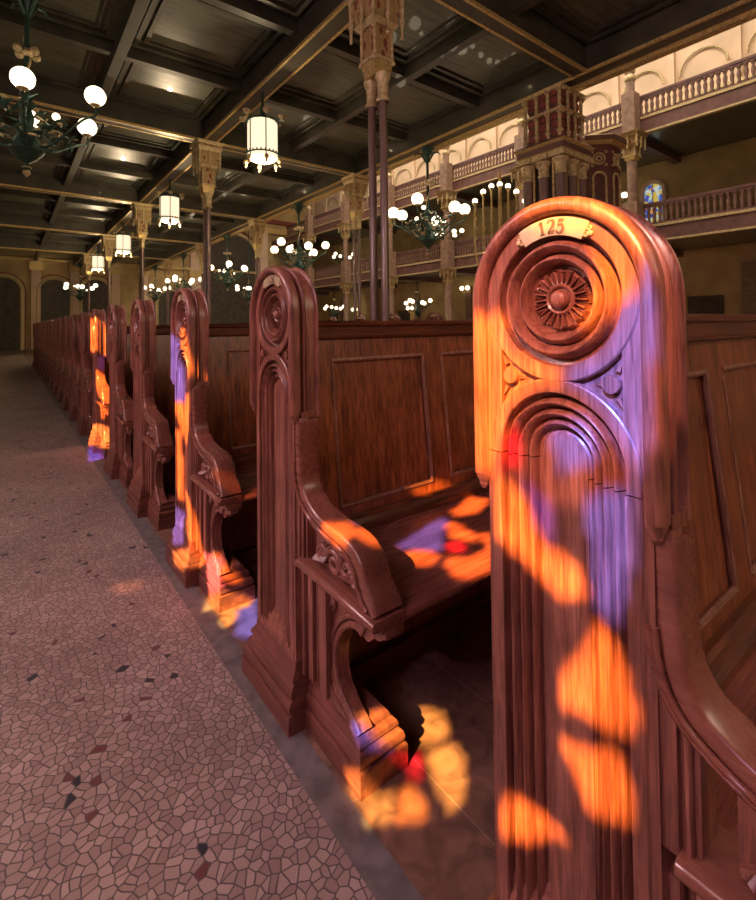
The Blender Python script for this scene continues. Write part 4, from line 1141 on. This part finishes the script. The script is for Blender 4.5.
# stained windows, doors and wall niches on the far wall
FW = [stained('pale_yellow_pane', (.9, .8, .4)), 0]
def litglass():
    m, nt, nd, lk, b = newmat('lit_leaded_glass')
    tc = nd.new('ShaderNodeTexCoord'); v = nd.new('ShaderNodeTexVoronoi'); v.inputs['Scale'].default_value = 7.5
    lk.new(tc.outputs['Object'], v.inputs['Vector'])
    sp = nd.new('ShaderNodeSeparateColor'); lk.new(v.outputs['Color'], sp.inputs[0])
    r = ramp(nd, [(0, (.06, .10, .5)), (.2, (.75, .55, .10)), (.5, (.65, .78, .70)), (.8, (.20, .38, .70)), (.9, (.75, .25, .08))])
    r.color_ramp.interpolation = 'CONSTANT'
    lk.new(sp.outputs[0], r.inputs[0])
    lk.new(r.outputs[0], b.inputs['Base Color']); lk.new(r.outputs[0], b.inputs['Emission Color'])
    b.inputs['Emission Strength'].default_value = 0.6
    return m
M['litglass'] = litglass()
wn = 3
def far_window(y, z, w, h):
    global wn
    wn += 1
    r = w/2
    o = [(y-r, z), (y+r, z)] + [(y+r*cos(pi*i/12), z+h-r+r*sin(pi*i/12)) for i in range(13)]
    m = MB(); m.prism(o, 18.95, 18.99, 'x', 0)
    g = struct(m.build('window_%d' % wn, M['litglass'], smooth=0))
    m = MB(); R_ = r+.10
    path = [(18.95, y-R_, z)] + [(18.95, y-R_*cos(pi*i/12), z+h-r+R_*sin(pi*i/12)) for i in range(13)] + [(18.95, y+R_, z)]
    m.tube(path, .09, 6); m.tube([(18.93, y, z), (18.93, y, z+h)], .02, 5); m.tube([(18.93, y-r, z+h*.5), (18.93, y+r, z+h*.5)], .02, 5)
    m.build('window_frame', M['wall_cream'], g, smooth=40)
far_window(7.95, 5.0, .62, 1.5); far_window(3.9, 5.0, .62, 1.5)
def end_window(x, z, w, h):
    global wn
    wn += 1; r = w/2
    o = [(x-r, z), (x+r, z)] + [(x+r*cos(pi*i/12), z+h-r+r*sin(pi*i/12)) for i in range(13)]
    m = MB(); m.prism(o, 33.88, 33.98, 'y', 0)
    struct(m.build('window_%d' % wn, M['litglass'], smooth=0))
end_window(7.3, 5.6, 1.1, 1.8)
# upper wall arcading above the far gallery
m = MB()
for i in range(18):
    y = -1+2.05*i
    m.box(18.85, 19.0, y-.12, y+.12, 7.8, 11.6, 0)
    m.tube([(18.9, y+1.025-.75*cos(pi*j/12), 10.2+.75*sin(pi*j/12)) for j in range(13)], .04, 6, 1)
m.box(18.8, 19.0, -3.4, 34, 11.6, 11.9, 1); m.box(18.84, 19.0, -3.4, 34, 9.3, 9.4, 1)
struct(m.build('trim_45', [M['wall_cream'], M['gold_pale']], smooth=30))
m = MB()
for i in range(9):
    y = .9+4.1*i
    m.box(18.85, 19.0, y-.2, y+.2, 0, 3.2, 1)
    if i % 2: m.prism([(y+1.3+a, b) for a, b in ((-.55, 0), (.55, 0), (.55, 2.1), (-.55, 2.1))], 18.92, 19.0, 'x', 0)
m.box(18.9, 19.0, -3.4, 34, 1.2, 1.3, 1)
struct(m.build('trim_46', [M['dark_opening'], M['stone_column']], smooth=0))
# wall sconces
def sconce():
    r = empty('wall_sconce')
    m = MB(); m.lathe([(.10, 0), (.10, .03), (.04, .06)], (0, 0, 0), 'x', 10); m.tube([(-.0, 0, 0), (-.25, -.18, -.05), (-.3, -.2, .1)], .02, 6); m.tube([(-.0, 0, 0), (-.25, .18, -.05), (-.3, .2, .1)], .02, 6)
    m.build('bracket', M['gold'], r, smooth=40)
    for s in (-1, 1):
        m = MB(); m.sphere((-.3, s*.2, .22), .12, 12, 8); m.build('globe', M['globe'], r, smooth=60)
    return r
s0 = sconce()
for i, (y, z) in enumerate(((21.7, 2.0), (27.6, 2.1), (17.3, 2.9), (13.1, 2.0), (9.0, 2.0))):
    o = s0 if i == 0 else copy_tree(s0)
    o.location = (18.9 if i != 2 else 18.9, y, z)
    tag(o, 'twin globe sconce on the ochre wall, %s' % ['right of the tall iron shafts', 'left of the tall iron shafts', 'beside a column left of the nearest pew head', 'low behind the nearest pew head', 'low behind the pulpit'][i], 'sconce', 'sconces on the ochre wall')
